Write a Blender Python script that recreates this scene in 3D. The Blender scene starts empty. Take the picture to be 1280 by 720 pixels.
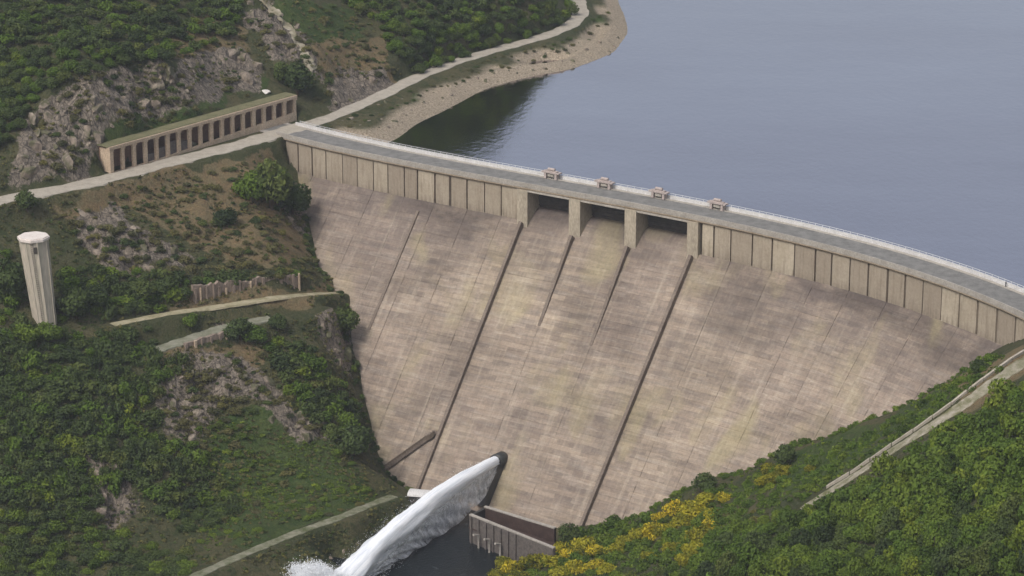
import bpy, math, random
import numpy as np
from mathutils import Vector, Matrix
random.seed(7); rng = np.random.default_rng(7)
R = math.radians
S = bpy.context.scene
COL = S.collection

# ---------------------------------------------------------------- camera, world, sun, exposure
PITCH = R(18); FOC = 3600.0; DIST = 783.0; CREST = 80.0
CAMZ = CREST + DIST*math.sin(PITCH)
cam_d = bpy.data.cameras.new('camera'); cam = bpy.data.objects.new('camera', cam_d); COL.objects.link(cam)
cam.location = (0, 0, CAMZ); cam.rotation_euler = (R(90)-PITCH, 0, 0)
cam_d.sensor_width = 36; cam_d.lens = 36*FOC/1280; cam_d.clip_start = 5; cam_d.clip_end = 20000
S.camera = cam
SUN_EL = R(50); SUN_DIR = Vector((-0.50, -0.62)).normalized()      # horizontal direction towards the sun
w = bpy.data.worlds.new('World'); S.world = w; w.use_nodes = True
nt = w.node_tree; nt.nodes.clear()
sky = nt.nodes.new('ShaderNodeTexSky'); sky.sky_type = 'NISHITA'; sky.sun_disc = False
sky.sun_elevation = SUN_EL; sky.sun_rotation = math.atan2(SUN_DIR.x, SUN_DIR.y)
sky.air_density = 1.0; sky.dust_density = 4.0; sky.ozone_density = 1.0
bg = nt.nodes.new('ShaderNodeBackground'); bg.inputs[1].default_value = 0.15
hsv = nt.nodes.new('ShaderNodeHueSaturation'); hsv.inputs['Saturation'].default_value = 0.55
wo = nt.nodes.new('ShaderNodeOutputWorld')
nt.links.new(sky.outputs[0], hsv.inputs['Color']); nt.links.new(hsv.outputs[0], bg.inputs[0]); nt.links.new(bg.outputs[0], wo.inputs[0])
sd = bpy.data.lights.new('sun', 'SUN'); sd.energy = 1.5; sd.angle = R(10); sd.color = (1.0, 0.94, 0.86)
sun = bpy.data.objects.new('sun', sd); COL.objects.link(sun)
sun.rotation_euler = Vector((SUN_DIR.x*math.cos(SUN_EL), SUN_DIR.y*math.cos(SUN_EL), math.sin(SUN_EL))).to_track_quat('Z', 'Y').to_euler()
sun.location = (0, 600, 500)
S.view_settings.view_transform = 'Standard'; S.view_settings.look = 'None'
S.view_settings.gamma = 1; S.view_settings.use_curve_mapping = False
S.view_settings.exposure = 0.13

# ---------------------------------------------------------------- measuring helpers
cp, sp_ = math.cos(PITCH), math.sin(PITCH)
def at(px, py, z):
    u = (px-640)/FOC; v = (360-py)/FOC
    d = np.array([u, cp+v*sp_, -sp_+v*cp]); t = (z-CAMZ)/d[2]
    return np.array([0, 0, CAMZ]) + t*d
def proj(x, y, z):
    z = z-CAMZ; dep = y*cp - z*sp_; up = y*sp_ + z*cp
    return 640+FOC*x/dep, 360-FOC*up/dep

def hash2(ix, iy, seed):
    h = (ix.astype(np.int64)*374761393 + iy.astype(np.int64)*668265263 + seed*974711) & 0xffffffff
    h = ((h ^ (h >> 13))*1274126177) & 0xffffffff
    return ((h ^ (h >> 16)) & 0xffff)/65535.0
def vnoise(x, y, seed=0):
    ix = np.floor(x); iy = np.floor(y); fx = x-ix; fy = y-iy
    fx = fx*fx*(3-2*fx); fy = fy*fy*(3-2*fy)
    a = hash2(ix, iy, seed); b = hash2(ix+1, iy, seed); c = hash2(ix, iy+1, seed); d = hash2(ix+1, iy+1, seed)
    return (a*(1-fx)+b*fx)*(1-fy) + (c*(1-fx)+d*fx)*fy
def fbm(x, y, oct=4, seed=0):
    s = 0; a = .5; t = 0
    for o in range(oct):
        s = s + a*vnoise(x, y, seed+o*17); t += a; x = x*2.03+11.3; y = y*2.03+5.7; a *= .5
    return s/t
def inpoly(px, py, poly):
    r = np.zeros(px.shape, bool); n = len(poly); j = n-1
    for i in range(n):
        xi, yi = poly[i]; xj, yj = poly[j]
        if yi != yj:
            c = ((yi > py) != (yj > py)) & (px < (xj-xi)*(py-yi)/(yj-yi)+xi); r ^= c
        j = i
    return r

# ---------------------------------------------------------------- object helpers
def tag(o, label=None, cat=None, group=None, kind=None):
    if label: o['label'] = label
    if cat: o['category'] = cat
    if group: o['group'] = group
    if kind: o['kind'] = kind
    return o
def link(name, me, parent=None, m=None):
    if m is not None and not me.materials: me.materials.append(m)
    o = bpy.data.objects.new(name, me); COL.objects.link(o)
    if parent: o.parent = parent
    return o
def empty(name, loc=(0, 0, 0), rz=0):
    o = bpy.data.objects.new(name, None); COL.objects.link(o); o.location = loc; o.rotation_euler = (0, 0, rz); o.empty_display_size = 1
    return o
def npmesh(name, V, F, smooth=False, uv=None, col=None):
    V = np.asarray(V, np.float32); F = np.asarray(F, np.int32); k = F.shape[1]
    me = bpy.data.meshes.new(name); me.vertices.add(len(V)); me.vertices.foreach_set('co', V.ravel())
    me.loops.add(F.size); me.loops.foreach_set('vertex_index', F.ravel())
    me.polygons.add(len(F)); me.polygons.foreach_set('loop_start', np.arange(0, F.size, k, dtype=np.int32))
    me.polygons.foreach_set('use_smooth', np.full(len(F), smooth))
    me.update(calc_edges=True)
    if uv is not None:
        l = me.uv_layers.new(name='UVMap'); l.data.foreach_set('uv', np.asarray(uv, np.float32)[F.ravel()].ravel())
    if col is not None:
        a = me.color_attributes.new('tint', 'FLOAT_COLOR', 'POINT'); a.data.foreach_set('color', np.asarray(col, np.float32).ravel())
    return me
class MB:
    def __init__(s): s.v = []; s.f = []; s.uv = []
    def add(s, V, F, uv=None):
        n = len(s.v); s.v += [tuple(p) for p in V]; s.f += [tuple(i+n for i in f) for f in F]
        s.uv += list(uv) if uv is not None else [(p[0]+p[1], p[2]) for p in V]
    def box(s, c, size, rz=0, taper=1.0):
        c = Vector(c); sx, sy, sz = [q/2 for q in size]; M = Matrix.Rotation(rz, 3, 'Z')
        V = []
        for z in (-1, 1):
            k = taper if z > 0 else 1
            for x, y in ((-1, -1), (1, -1), (1, 1), (-1, 1)): V.append(tuple(c + M @ Vector((x*sx*k, y*sy*k, z*sz))))
        s.add(V, [(3, 2, 1, 0), (4, 5, 6, 7), (0, 1, 5, 4), (1, 2, 6, 5), (2, 3, 7, 6), (3, 0, 4, 7)]); return s
    def tube(s, P, r, n=6, caps=True):
        P = [Vector(p) for p in P]; rr = r if hasattr(r, '__len__') else [r]*len(P); V = []
        for i, p in enumerate(P):
            d = (P[min(i+1, len(P)-1)]-P[max(i-1, 0)]).normalized(); a = d.orthogonal().normalized()
            if abs(d.z) < .95: a = d.cross(Vector((0, 0, 1))).normalized()
            b = d.cross(a)
            for k in range(n):
                t = 2*math.pi*k/n; V.append(p + (a*math.cos(t)+b*math.sin(t))*rr[i])
        F = [(i*n+k, i*n+(k+1) % n, (i+1)*n+(k+1) % n, (i+1)*n+k) for i in range(len(P)-1) for k in range(n)]
        if caps: F += [tuple(range(n))[::-1], tuple((len(P)-1)*n+k for k in range(n))]
        s.add(V, F); return s
    def build(s, name, m, parent=None, smooth=False):
        me = bpy.data.meshes.new(name); me.from_pydata(s.v, [], s.f); me.update()
        l = me.uv_layers.new(name='UVMap'); idx = np.empty(len(me.loops), np.int32); me.loops.foreach_get('vertex_index', idx)
        l.data.foreach_set('uv', np.asarray(s.uv, np.float32)[idx].ravel())
        if smooth: me.polygons.foreach_set('use_smooth', [True]*len(me.polygons))
        return link(name, me, parent, m)

# ---------------------------------------------------------------- materials
class NT:
    def __init__(s, name):
        s.m = bpy.data.materials.new(name); s.m.use_nodes = True; s.t = s.m.node_tree; s.n = s.t.nodes; s.l = s.t.links
        s.b = s.n['Principled BSDF']; s.b.inputs['Roughness'].default_value = .9; s.b.inputs['Specular IOR Level'].default_value = .2
    def node(s, t, **k):
        n = s.n.new(t)
        for a, b in k.items(): setattr(n, a, b)
        return n
    def setin(s, n, i, v):
        if hasattr(v, 'is_output') or isinstance(v, bpy.types.NodeSocket): s.l.new(v, n.inputs[i])
        else: n.inputs[i].default_value = v
    def coord(s, kind='Object', scale=(1, 1, 1)):
        if kind == 'World': src = s.node('ShaderNodeNewGeometry').outputs['Position']
        else: src = s.node('ShaderNodeTexCoord').outputs[kind]
        mp = s.node('ShaderNodeMapping'); s.l.new(src, mp.inputs[0]); mp.inputs['Scale'].default_value = scale
        return mp.outputs[0]
    def noise(s, vec, scale, detail=4, rough=.55, dist=0):
        n = s.node('ShaderNodeTexNoise'); s.l.new(vec, n.inputs['Vector'])
        n.inputs['Scale'].default_value = scale; n.inputs['Detail'].default_value = detail; n.inputs['Roughness'].default_value = rough; n.inputs['Distortion'].default_value = dist
        return n.outputs[0]
    def ramp(s, f, stops):
        r = s.node('ShaderNodeValToRGB'); s.l.new(f, r.inputs[0]); e = r.color_ramp.elements
        while len(e) < len(stops): e.new(.5)
        for q, (p, c) in zip(e, stops): q.position = p; q.color = (c, c, c, 1) if not hasattr(c, '__len__') else (*c, 1)
        return r.outputs[0]
    def mix(s, f, a, b, mode='MIX'):
        m = s.node('ShaderNodeMix', data_type='RGBA', blend_type=mode)
        s.setin(m, 0, f)
        for i, v in ((6, a), (7, b)):
            if isinstance(v, tuple): v = (*v, 1)
            s.setin(m, i, v)
        return m.outputs[2]
    def math(s, op, a, b=0.0, clamp=False):
        m = s.node('ShaderNodeMath', operation=op, use_clamp=clamp); s.setin(m, 0, a); s.setin(m, 1, b); return m.outputs[0]
    def bump(s, h, strength=.5, dist=.2):
        b = s.node('ShaderNodeBump'); s.l.new(h, b.inputs['Height']); b.inputs['Strength'].default_value = strength; b.inputs['Distance'].default_value = dist
        s.l.new(b.outputs[0], s.b.inputs['Normal'])
    def base(s, c): s.setin(s.b, 'Base Color', (*c, 1) if isinstance(c, tuple) else c)

def simple(name, a, b, scale=.5, rough=.9, bump=.3, stretch=(1, 1, 1), spec=.2):
    n = NT(name); v = n.coord('World', stretch)
    f = n.ramp(n.noise(v, scale, 6, .65), [(.3, 0.), (.7, 1.)]); g = n.ramp(n.noise(v, scale*7, 3), [(.25, .72), (.75, 1.25)])
    n.base(n.mix(1., n.mix(f, a, b), g, 'MULTIPLY')); n.b.inputs['Roughness'].default_value = rough; n.b.inputs['Specular IOR Level'].default_value = spec
    if bump: n.bump(n.noise(v, scale*5, 5), bump, .3)
    return n.m

def make_face():
    n = NT('dam_face_concrete'); U = n.coord('UV')
    sep = n.node('ShaderNodeSeparateXYZ'); n.l.new(U, sep.inputs[0]); s_, z_ = sep.outputs[0], sep.outputs[1]
    big = n.noise(n.coord('UV', (.018, .03, 1)), 1, 5, .6)
    lift = n.noise(n.coord('UV', (.07, .75, 1)), 1, 5, .65)
    lift2 = n.noise(n.coord('UV', (.28, 1.6, 1)), 1, 4, .7)
    drip = n.noise(n.coord('UV', (.55, .03, 1)), 1, 5, .6)
    fine = n.noise(n.coord('UV', (1.2, 1.2, 1)), 1, 5, .7)
    c = n.mix(n.ramp(big, [(.35, 0.), (.65, 1.)]), (.268, .212, .172), (.345, .278, .212))
    c = n.mix(n.ramp(lift, [(.42, .0), (.62, .6)]), c, (.20, .17, .15))
    dash = n.noise(n.coord('UV', (.16, 1.25, 1)), 1, 3, .6, .25); dash2 = n.noise(n.coord('UV', (.035, .5, 1)), 1, 4, .65, .3)
    c = n.mix(n.ramp(dash, [(.55, .0), (.70, .38)]), c, (.45, .395, .335))
    c = n.mix(n.ramp(dash2, [(.56, .0), (.68, .42)]), c, (.40, .35, .295))
    c = n.mix(n.ramp(lift2, [(.30, .5), (.42, .0)]), c, (.155, .128, .112))
    crs = n.node('ShaderNodeTexBrick'); n.l.new(n.coord('UV'), crs.inputs['Vector']); crs.inputs['Color1'].default_value = (.80, .80, .81, 1); crs.inputs['Color2'].default_value = (1.14, 1.14, 1.12, 1); crs.inputs['Mortar'].default_value = (.74, .72, .70, 1); crs.inputs['Scale'].default_value = 1; crs.inputs['Mortar Size'].default_value = .05; crs.inputs['Mortar Smooth'].default_value = .6; crs.inputs['Brick Width'].default_value = 6.4; crs.inputs['Row Height'].default_value = 1.25
    c = n.mix(1., c, crs.outputs[0], 'MULTIPLY')
    c = n.mix(n.ramp(drip, [(.5, .0), (.75, .45)]), c, (.46, .40, .315))
    c = n.mix(n.ramp(drip, [(.28, .45), (.45, .0)]), c, (.185, .155, .135))
    # old dark seepage below the parapet wall, outside the spillway; deck shade painted into the chute tops
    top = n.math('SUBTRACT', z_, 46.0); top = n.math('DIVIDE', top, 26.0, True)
    ed = n.math('MULTIPLY', n.math('ABSOLUTE', n.math('SUBTRACT', s_, n_mid)), 1/62.0); ed = n.math('SUBTRACT', ed, .58, True); ed = n.math('MULTIPLY', ed, 4.5, True); bay_shade = n.math('MULTIPLY', n.math('DIVIDE', n.math('SUBTRACT', z_, 62.0), 9.0, True), .95); ed = n.math('MAXIMUM', ed, bay_shade)
    stain_shade = n.math('MULTIPLY', n.math('MULTIPLY', top, ed), n.math('MULTIPLY', n.ramp(n.noise(n.coord('UV', (.05, .09, 1)), 1, 6, .7, .6), [(.32, .1), (.55, 1.)]), .9))
    c = n.mix(stain_shade, c, (.098, .080, .076))
    c = n.mix(1., c, n.ramp(n.noise(n.coord('UV', (.028, .05, 1)), 1, 6, .65, .5), [(.32, .70), (.6, 1.12)]), 'MULTIPLY')
    # wet yellow-green lime streaks in the middle
    c = n.mix(n.ramp(n.noise(n.coord('UV', (.06, .05, 1)), 1, 3, .5, .4), [(.56, 0.), (.72, .35)]), c, (.42, .37, .19))
    g = n.ramp(fine, [(.25, .78), (.75, 1.2)])
    n.base(n.mix(1., c, g, 'MULTIPLY')); n.bump(n.math('ADD', fine, lift2), .5, .25)
    return n.m
def make_panel():
    n = NT('parapet_panel_concrete'); 
    big = n.noise(n.coord('UV', (.12, .1, 1)), 1, 4, .6); drip = n.noise(n.coord('UV', (1.1, .09, 1)), 1, 5, .65); fine = n.noise(n.coord('World'), 1.3, 5, .7)
    oi = n.node('ShaderNodeObjectInfo')
    c = n.mix(n.ramp(big, [(.35, 0.), (.65, 1.)]), (.395, .335, .25), (.49, .425, .33))
    c = n.mix(n.math('MULTIPLY', oi.outputs['Random'], .95), c, (.30, .25, .195))
    c = n.mix(n.ramp(drip, [(.30, .75), (.50, 0.)]), c, (.22, .175, .13))
    sep = n.node('ShaderNodeSeparateXYZ'); n.l.new(n.coord('UV'), sep.inputs[0])
    low = n.math('DIVIDE', n.math('SUBTRACT', 71.6, sep.outputs[1]), 3.0, True)
    c = n.mix(n.math('MULTIPLY', low, n.ramp(drip, [(.3, 1.), (.65, .1)])), c, (.19, .155, .12))
    n.base(n.mix(1., c, n.ramp(fine, [(.25, .82), (.75, 1.15)]), 'MULTIPLY')); n.bump(fine, .3, .15)
    return n.m
def make_terrain():
    n = NT('hillside_ground'); v = n.coord('World'); a = n.node('ShaderNodeVertexColor', layer_name='tint')
    sep = n.node('ShaderNodeSeparateColor'); n.l.new(a.outputs[0], sep.inputs[0])
    big = n.noise(v, .06, 5, .6); mid = n.noise(v, .35, 5, .65); fine = n.noise(v, 1.6, 5, .7)
    c = n.mix(n.ramp(big, [(.38, 0.), (.62, 1.)]), (.070, .082, .034), (.125, .115, .056))
    c = n.mix(n.ramp(mid, [(.5, 0.), (.62, .8)]), c, (.052, .070, .026))
    grass = n.mix(n.ramp(mid, [(.35, 0.), (.65, 1.)]), (.045, .085, .020), (.095, .125, .036))
    soil = n.mix(n.ramp(mid, [(.35, 0.), (.65, 1.)]), (.255, .18, .095), (.205, .175, .095))
    rockn = n.noise(n.coord('World', (1, 1, .35)), .8, 6, .75)
    rock = n.mix(n.ramp(rockn, [(.38, 0.), (.6, 1.)]), (.13, .112, .090), (.35, .295, .235))
    vo = n.node('ShaderNodeTexVoronoi', feature='DISTANCE_TO_EDGE'); n.l.new(n.coord('World', (.55, .55, .16)), vo.inputs['Vector']); vo.inputs['Scale'].default_value = 1
    rock = n.mix(1., rock, n.ramp(vo.outputs['Distance'], [(.0, .42), (.08, 1.05)]), 'MULTIPLY')
    def m(chan, jit):
        return n.ramp(n.math('ADD', chan, n.math('MULTIPLY', n.math('SUBTRACT', jit, .5), 1.3)), [(.42, 0.), (.58, 1.)])
    c = n.mix(m(sep.outputs[2], mid), c, grass)
    c = n.mix(m(sep.outputs[1], mid), c, soil)
    c = n.mix(m(sep.outputs[0], n.noise(v, .5, 5, .7)), c, rock)
    sand = n.mix(n.ramp(fine, [(.35, 0.), (.65, 1.)]), (.40, .325, .235), (.53, .445, .335))
    c = n.mix(a.outputs['Alpha'], c, sand)
    n.base(n.mix(1., c, n.ramp(fine, [(.25, .6), (.75, 1.35)]), 'MULTIPLY'))
    n.bump(n.math('ADD', fine, n.math('MULTIPLY', rockn, 2.0)), 1.0, .8)
    return n.m
def make_rock():
    n = NT('weathered_rock'); v = n.coord('World', (1, 1, .3)); oi = n.node('ShaderNodeObjectInfo')
    f = n.noise(v, .7, 6, .75); g = n.noise(n.coord('World'), .25, 4)
    c = n.mix(n.ramp(f, [(.36, 0.), (.6, 1.)]), (.11, .094, .075), (.33, .28, .225))
    c = n.mix(n.math('MULTIPLY', oi.outputs['Random'], .4), c, (.22, .165, .13))
    c = n.mix(n.ramp(g, [(.47, 0.), (.58, .75)]), c, (.075, .085, .035))
    n.base(c); n.bump(f, .9, .5); return n.m
def make_leaf(name, a, b, c3, tintr=None):
    n = NT(name); at_ = n.node('ShaderNodeVertexColor', layer_name='tint'); oi = n.node('ShaderNodeObjectInfo')
    sep = n.node('ShaderNodeSeparateColor'); n.l.new(at_.outputs[0], sep.inputs[0])
    vv_ = n.math('FRACT', n.math('ADD', sep.outputs[1], oi.outputs['Random'])); c = n.mix(n.ramp(sep.outputs[0], tintr) if tintr else sep.outputs[0], a, b); c = n.mix(n.ramp(vv_, [(.0, .0), (.5, .75), (1., .1)]), c, c3); c = n.mix(1., c, n.ramp(vv_, [(0., (.50, .54, .62)), (.35, (.95, .95, .95)), (.75, (1.15, 1.1, .95)), (1., (1.65, 1.38, 1.0))]), 'MULTIPLY')
    c = n.mix(n.ramp(n.noise(n.coord('World'), .045, 3), [(.4, 0.), (.65, .6)]), c, c3)
    n.base(c); n.b.inputs['Roughness'].default_value = .75; n.b.inputs['Specular IOR Level'].default_value = .15
    tr = n.node('ShaderNodeBsdfTranslucent'); n.l.new(c, tr.inputs[0]); mx = n.node('ShaderNodeMixShader'); mx.inputs[0].default_value = .25
    n.l.new(n.b.outputs[0], mx.inputs[1]); n.l.new(tr.outputs[0], mx.inputs[2]); n.l.new(mx.outputs[0], n.n['Material Output'].inputs[0])
    return n.m
def make_water():
    n = NT('reservoir_water'); v = n.coord('World', (1, .55, 1))
    n.b.inputs['Metallic'].default_value = 1.0; big = n.noise(n.coord('World', (.35, 1, 1)), .012, 4, .6); n.base(n.mix(n.ramp(big, [(.35, 0.), (.65, 1.)]), (.445, .415, .465), (.515, .49, .54))); n.b.inputs['Roughness'].default_value = .05; n.b.inputs['Specular IOR Level'].default_value = .7; n.b.inputs['IOR'].default_value = 3.0
    h = n.math('ADD', n.noise(v, .55, 4, .6), n.math('MULTIPLY', n.noise(v, .03, 3), 3.0)); n.bump(h, .24, .28)
    return n.m
def make_pool():
    n = NT('pool_water'); v = n.coord('World')
    n.base(n.mix(n.ramp(n.noise(v, .3, 5, .7), [(.62, 0.), (.8, .6)]), (.010, .014, .016), (.14, .17, .19)))
    n.b.inputs['Roughness'].default_value = .15; n.bump(n.noise(v, 1.2, 4), .6, .3); return n.m
def make_jet(name, lo, hi, a):
    n = NT(name); f = n.noise(n.coord('UV', (2.5, 26, 1)), 1, 5, .65, .3); g = n.noise(n.coord('World'), 1.1, 5, .7)
    n.base(n.mix(n.ramp(f, [(.3, 0.), (.6, 1.)]), a, (.92, .94, .97))); n.b.inputs['Roughness'].default_value = .5
    uvs = n.node('ShaderNodeSeparateXYZ'); n.l.new(n.coord('UV'), uvs.inputs[0])
    al = n.ramp(n.math('ADD', n.math('MULTIPLY', f, .6), n.math('MULTIPLY', g, .4)), [(lo, .0), (hi, 1.)])
    n.l.new(al, n.b.inputs['Alpha']); n.bump(f, .6, .3); return n.m
def make_asphalt(name, a, b):
    n = NT(name); v = n.coord('World'); f = n.noise(v, .35, 5, .7)
    c = n.mix(n.ramp(f, [(.35, 0.), (.65, 1.)]), a, b); n.base(n.mix(1., c, n.ramp(n.noise(v, 3, 3), [(.2, .8), (.8, 1.2)]), 'MULTIPLY')); n.bump(f, .2, .1); return n.m

n_mid = 150.0   # set again once the crest line is known
M = {}

# ---------------------------------------------------------------- the crest line of the dam (plan curve, metres)
E = [(355,176),(407,187),(466,200),(522,210),(584,223),(650,237),(720,250),(790,263),(870,277),(941,291),(1004,306),(1063,322),(1110,336),(1155,351),(1209,370),(1262,392)]
P = np.array([at(x, y, 78.75)[:2] for x, y in E]); a0 = P[0]; tt = P[-1]-a0; L0 = np.hypot(*tt); tt = tt/L0; nn = np.array([tt[1], -tt[0]])
cf = np.polyfit((P-a0)@tt/L0, (P-a0)@nn, 3); us = np.linspace(0., 1.03, 500)
CV = a0+np.outer(us*L0, tt)+np.outer(np.polyval(cf, us), nn)
dl = (CV[0]-CV[3])/np.hypot(*(CV[0]-CV[3])); dr = (CV[-1]-CV[-4])/np.hypot(*(CV[-1]-CV[-4]))
CV = np.vstack([[CV[0]+dl*k for k in range(14, 0, -1)], CV, [CV[-1]+dr*k for k in range(1, 50)]])
AL = np.r_[0, np.cumsum(np.hypot(*np.diff(CV, axis=0).T))]
CT = np.gradient(CV, axis=0); CT /= np.hypot(*CT.T)[:, None]; CN = np.c_[CT[:, 1], -CT[:, 0]]
SEND = AL[-1]
def cpos(s, d, z):
    x = np.interp(s, AL, CV[:, 0]); y = np.interp(s, AL, CV[:, 1]); nx = np.interp(s, AL, CN[:, 0]); ny = np.interp(s, AL, CN[:, 1])
    return (float(x+nx*d), float(y+ny*d), float(z))
def s_at(px, z=CREST, d=0):
    ss = np.linspace(0, SEND, 1500); q = [abs(proj(*cpos(s, d, z))[0]-px) for s in ss]; return float(ss[int(np.argmin(q))])
BAT = .82; ZP = 69.0
def dface(z): return BAT*max(0., ZP-z)
def sd_of(q):
    i = int(np.argmin(((CV-q)**2).sum(1))); return AL[i], float((q-CV[i])@CN[i])
def face(px, py):
    prev = None
    for z in np.arange(80, -12, -.25):
        q = at(px, py, z); s, d = sd_of(q[:2]); v = d-dface(z)
        if prev is not None and prev*v <= 0: return q
        prev = v
    return at(px, py, 0)
S_L, S_R = s_at(655), s_at(868)
n_mid = (S_L+S_R)/2
print('crest length', SEND, 'spillway', S_L, S_R)

# ---------------------------------------------------------------- terrain
CP = []
def cpt(px, py, z): CP.append(tuple(at(px, py, z)))
ABUT = [(375,238),(388,280),(398,335),(425,365),(438,400),(440,440),(452,490),(470,560),(490,600),(530,620),(600,640),(690,660),(745,655),(790,650),(830,625),(880,600),(940,585),(985,560),(1040,545),(1090,525),(1150,500),(1200,470),(1240,440)]
for q in ABUT:
    p = face(*q); CP.append(tuple(p)); s, d = sd_of(p[:2]); CP.append(cpos(s, d-9, p[2]+.5)) if p[2] > 12 else None
ROAD1 = [(384,156,80),(352,165,80),(300,181,80),(200,206,80),(100,232,80),(0,250,80),(-90,272,80)]
ROAD2 = [(384,156,80),(405,150,80),(430,140,80),(480,118,80),(520,97,80),(570,77,80),(620,62,80),(680,46,80),(712,33,80),(727,18,80),(722,0,80),(700,-16,80),(660,-30,80)]
TRACKR = [(1330,424,80),(1280,452,78.5),(1240,480,75),(1200,509,70.5),(1160,535,65.5),(1120,560,60),(1080,587,54),(1040,612,48),(1000,640,42)]
PATH_M = [(140,406,0),(210,392,0),(280,382,0),(350,371,0),(400,367,0),(428,366,0)]
PATH_L = [(492,620,5),(460,632,6),(430,645,7),(370,666,8),(300,695,9),(240,722,10),(160,760,11)]
LEDGE = [(190,440,0),(235,425,0),(280,410,0),(340,398,0),(405,386,0)]
def zl(px, py):
    d = (py-249+.22*px)
    return 80-.84*d/5.3 if d > 0 else 80+.75*(-d)/4.57
PATH_M = [(x, y, zl(x, y)+(0 if x < 380 else (x-380)/48*(face(428, 366)[2]-zl(428, 366)))) for x, y, _ in PATH_M]
LEDGE = [(x, y, zl(x, y)) for x, y, _ in LEDGE]
for rd in (ROAD1, ROAD2, TRACKR, PATH_M, PATH_L, LEDGE):
    for x, y, z in rd: cpt(x, y, z)
for px, py in [(0,320),(0,420),(0,520),(0,620),(80,300),(80,500),(80,620),(160,270),(170,330),(160,470),(160,560),(160,650),(250,250),(250,320),(250,470),(250,560),(250,640),(320,215),(330,300),(330,450),(330,540),(320,620),(400,450),(390,520),(400,600),(-100,400),(-100,600),(-100,800),(50,720),(50,800),(430,560),(290,345)]:
    cpt(px, py, zl(px, py))
for px, py in [(0,0),(0,80),(0,160),(100,0),(100,70),(120,120),(200,0),(200,70),(280,0),(290,50),(330,60),(380,0),(400,60),(-150,0),(-150,150),(-100,-80),(150,-60)]:
    cpt(px, py, zl(px, py)+(5 if py > 60 and px > 60 and px < 300 else 0))
for q in [(135,176,88.5),(200,153,88.5),(290,128,88.5),(362,108,88.5),(400,120,84),(440,100,84),
          (440,0,101),(475,40,93),(505,80,85),(300,-80,128),(440,-80,112),(120,-180,140),(-100,-200,150),
          (470,0,101),(530,40,91.5),(560,0,97),(590,30,89),(640,0,92),(650,30,86),(700,12,82.5),(690,-10,84),(630,-45,105),(560,-70,114),(690,-60,98),(760,-90,88),(500,-160,135),(620,-140,126),
          (735,-20,79.5),(752,-50,79)]: cpt(*q)
SHORE = [(470,182),(495,176),(520,155),(563,135),(606,111),(656,97),(714,87),(768,66),(786,40),(782,22),(772,0),(775,-40),(800,-90)]
for x, y in SHORE: cpt(x, y, 75.0)
for x, y in [(455,158),(484,150),(513,128),(556,106),(592,95),(646,77),(700,62),(735,46),(765,25),(762,4)]: cpt(x, y, 78.6)
for x, y in [(560,185),(640,150),(700,110),(790,85),(820,30),(820,-50),(850,-120)]: cpt(x, y, 66)
for x, y in [(700,190),(900,100),(900,230),(1100,0),(1100,200),(1200,300),(1200,100),(1000,-200),(1260,320)]: cpt(x, y, 58)
for s in np.linspace(S_L-40, S_R+60, 9): CP.append(cpos(s, -22, 40)); CP.append(cpos(s, -4, 5))
for q in [(500,650,1),(540,645,-1),(560,690,-3),(480,690,-3),(440,720,-3),(520,720,-3),(590,720,-2),(420,700,-2),(425,670,5),(400,690,5),(350,712,5),(600,704,-2.5),(640,702,0.0),(665,700,0.5),(640,722,3),(700,688,3),(700,722,10),(360,800,-3),(480,800,-2),(250,900,-4),(620,800,8),
          (760,700,9),(820,680,14),(850,722,26),(900,660,24),(960,640,36),(930,700,36),(1000,722,50),(1000,680,47),(1080,640,57),(1100,722,62),(1180,600,70),(1180,660,70),(1280,520,82),(1280,600,83),(1280,722,84),(1140,575,64),(1230,535,77),(1400,500,92),(1400,720,100),(1000,850,72),(1300,900,110),(750,850,28),
          (1300,425,80),(1340,380,82),(1400,300,86),(1450,150,86),(1450,0,88),(1400,430,88)]: cpt(*q)
CP += [(0,1900,40),(300,1700,40),(300,1300,45),(150,1200,50),(-150,1150,128),(-350,1200,160),(-400,900,170),(-400,650,120),(-300,500,60),(-150,600,-4),(-220,450,-6),(-100,1350,110),(-250,1800,190),(500,900,110),(420,1300,100),(650,1700,150),(900,1100,220),
       (0,500,70),(100,450,125),(250,550,120),(0,300,150),(-100,350,60),(0,100,240),(0,-40,300),(200,100,300),(-300,200,-6),(-500,-100,-10),(-700,600,280),(-900,1300,260),(-900,0,250),(900,500,260),(600,0,320),(0,-900,320),
       (-400,2800,260),(300,3000,150),(1000,2600,220),(-2500,2500,350),(2500,2500,350),(-2500,-2500,350),(2500,-2500,350),(0,5500,400),(5500,0,400),(-5500,0,400),(0,-5500,400)]
CP = np.array(CP)
def rbf_fit(C):
    X = C[:, :2]/100; n = len(X); D = np.sqrt(((X[:, None]-X[None])**2).sum(-1)+.0004)
    A = np.zeros((n+3, n+3)); A[:n, :n] = D - np.eye(n)*.004; A[:n, n] = 1; A[:n, n+1:] = X; A[n, :n] = 1; A[n+1:, :n] = X.T
    b = np.r_[C[:, 2], 0, 0, 0]; return X, np.linalg.solve(A, b)
RX, RW = rbf_fit(CP)
def hbase(x, y):
    shp = x.shape; q = np.c_[x.ravel(), y.ravel()]/100; out = np.zeros(len(q))
    for i in range(0, len(q), 20000):
        c = q[i:i+20000]; D = np.sqrt(((c[:, None]-RX[None])**2).sum(-1)+.0004)
        out[i:i+20000] = D@RW[:-3] + RW[-3] + c@RW[-2:]
    return out.reshape(shp)
def graded(lo, hi, step, far):
    a = [lo]; s = step
    while a[-1] > -far: s *= 1.16; a.append(a[-1]-s)
    b = list(np.arange(lo+step, hi, step)); s = step; b.append(hi)
    while b[-1] < far: s *= 1.16; b.append(b[-1]+s)
    return np.array(a[::-1]+b)
GX = graded(-200, 190, 1.25, 6000); GY = graded(560, 1140, 1.25, 6000)
XX, YY = np.meshgrid(GX, GY); ZZ = hbase(XX, YY)
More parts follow.
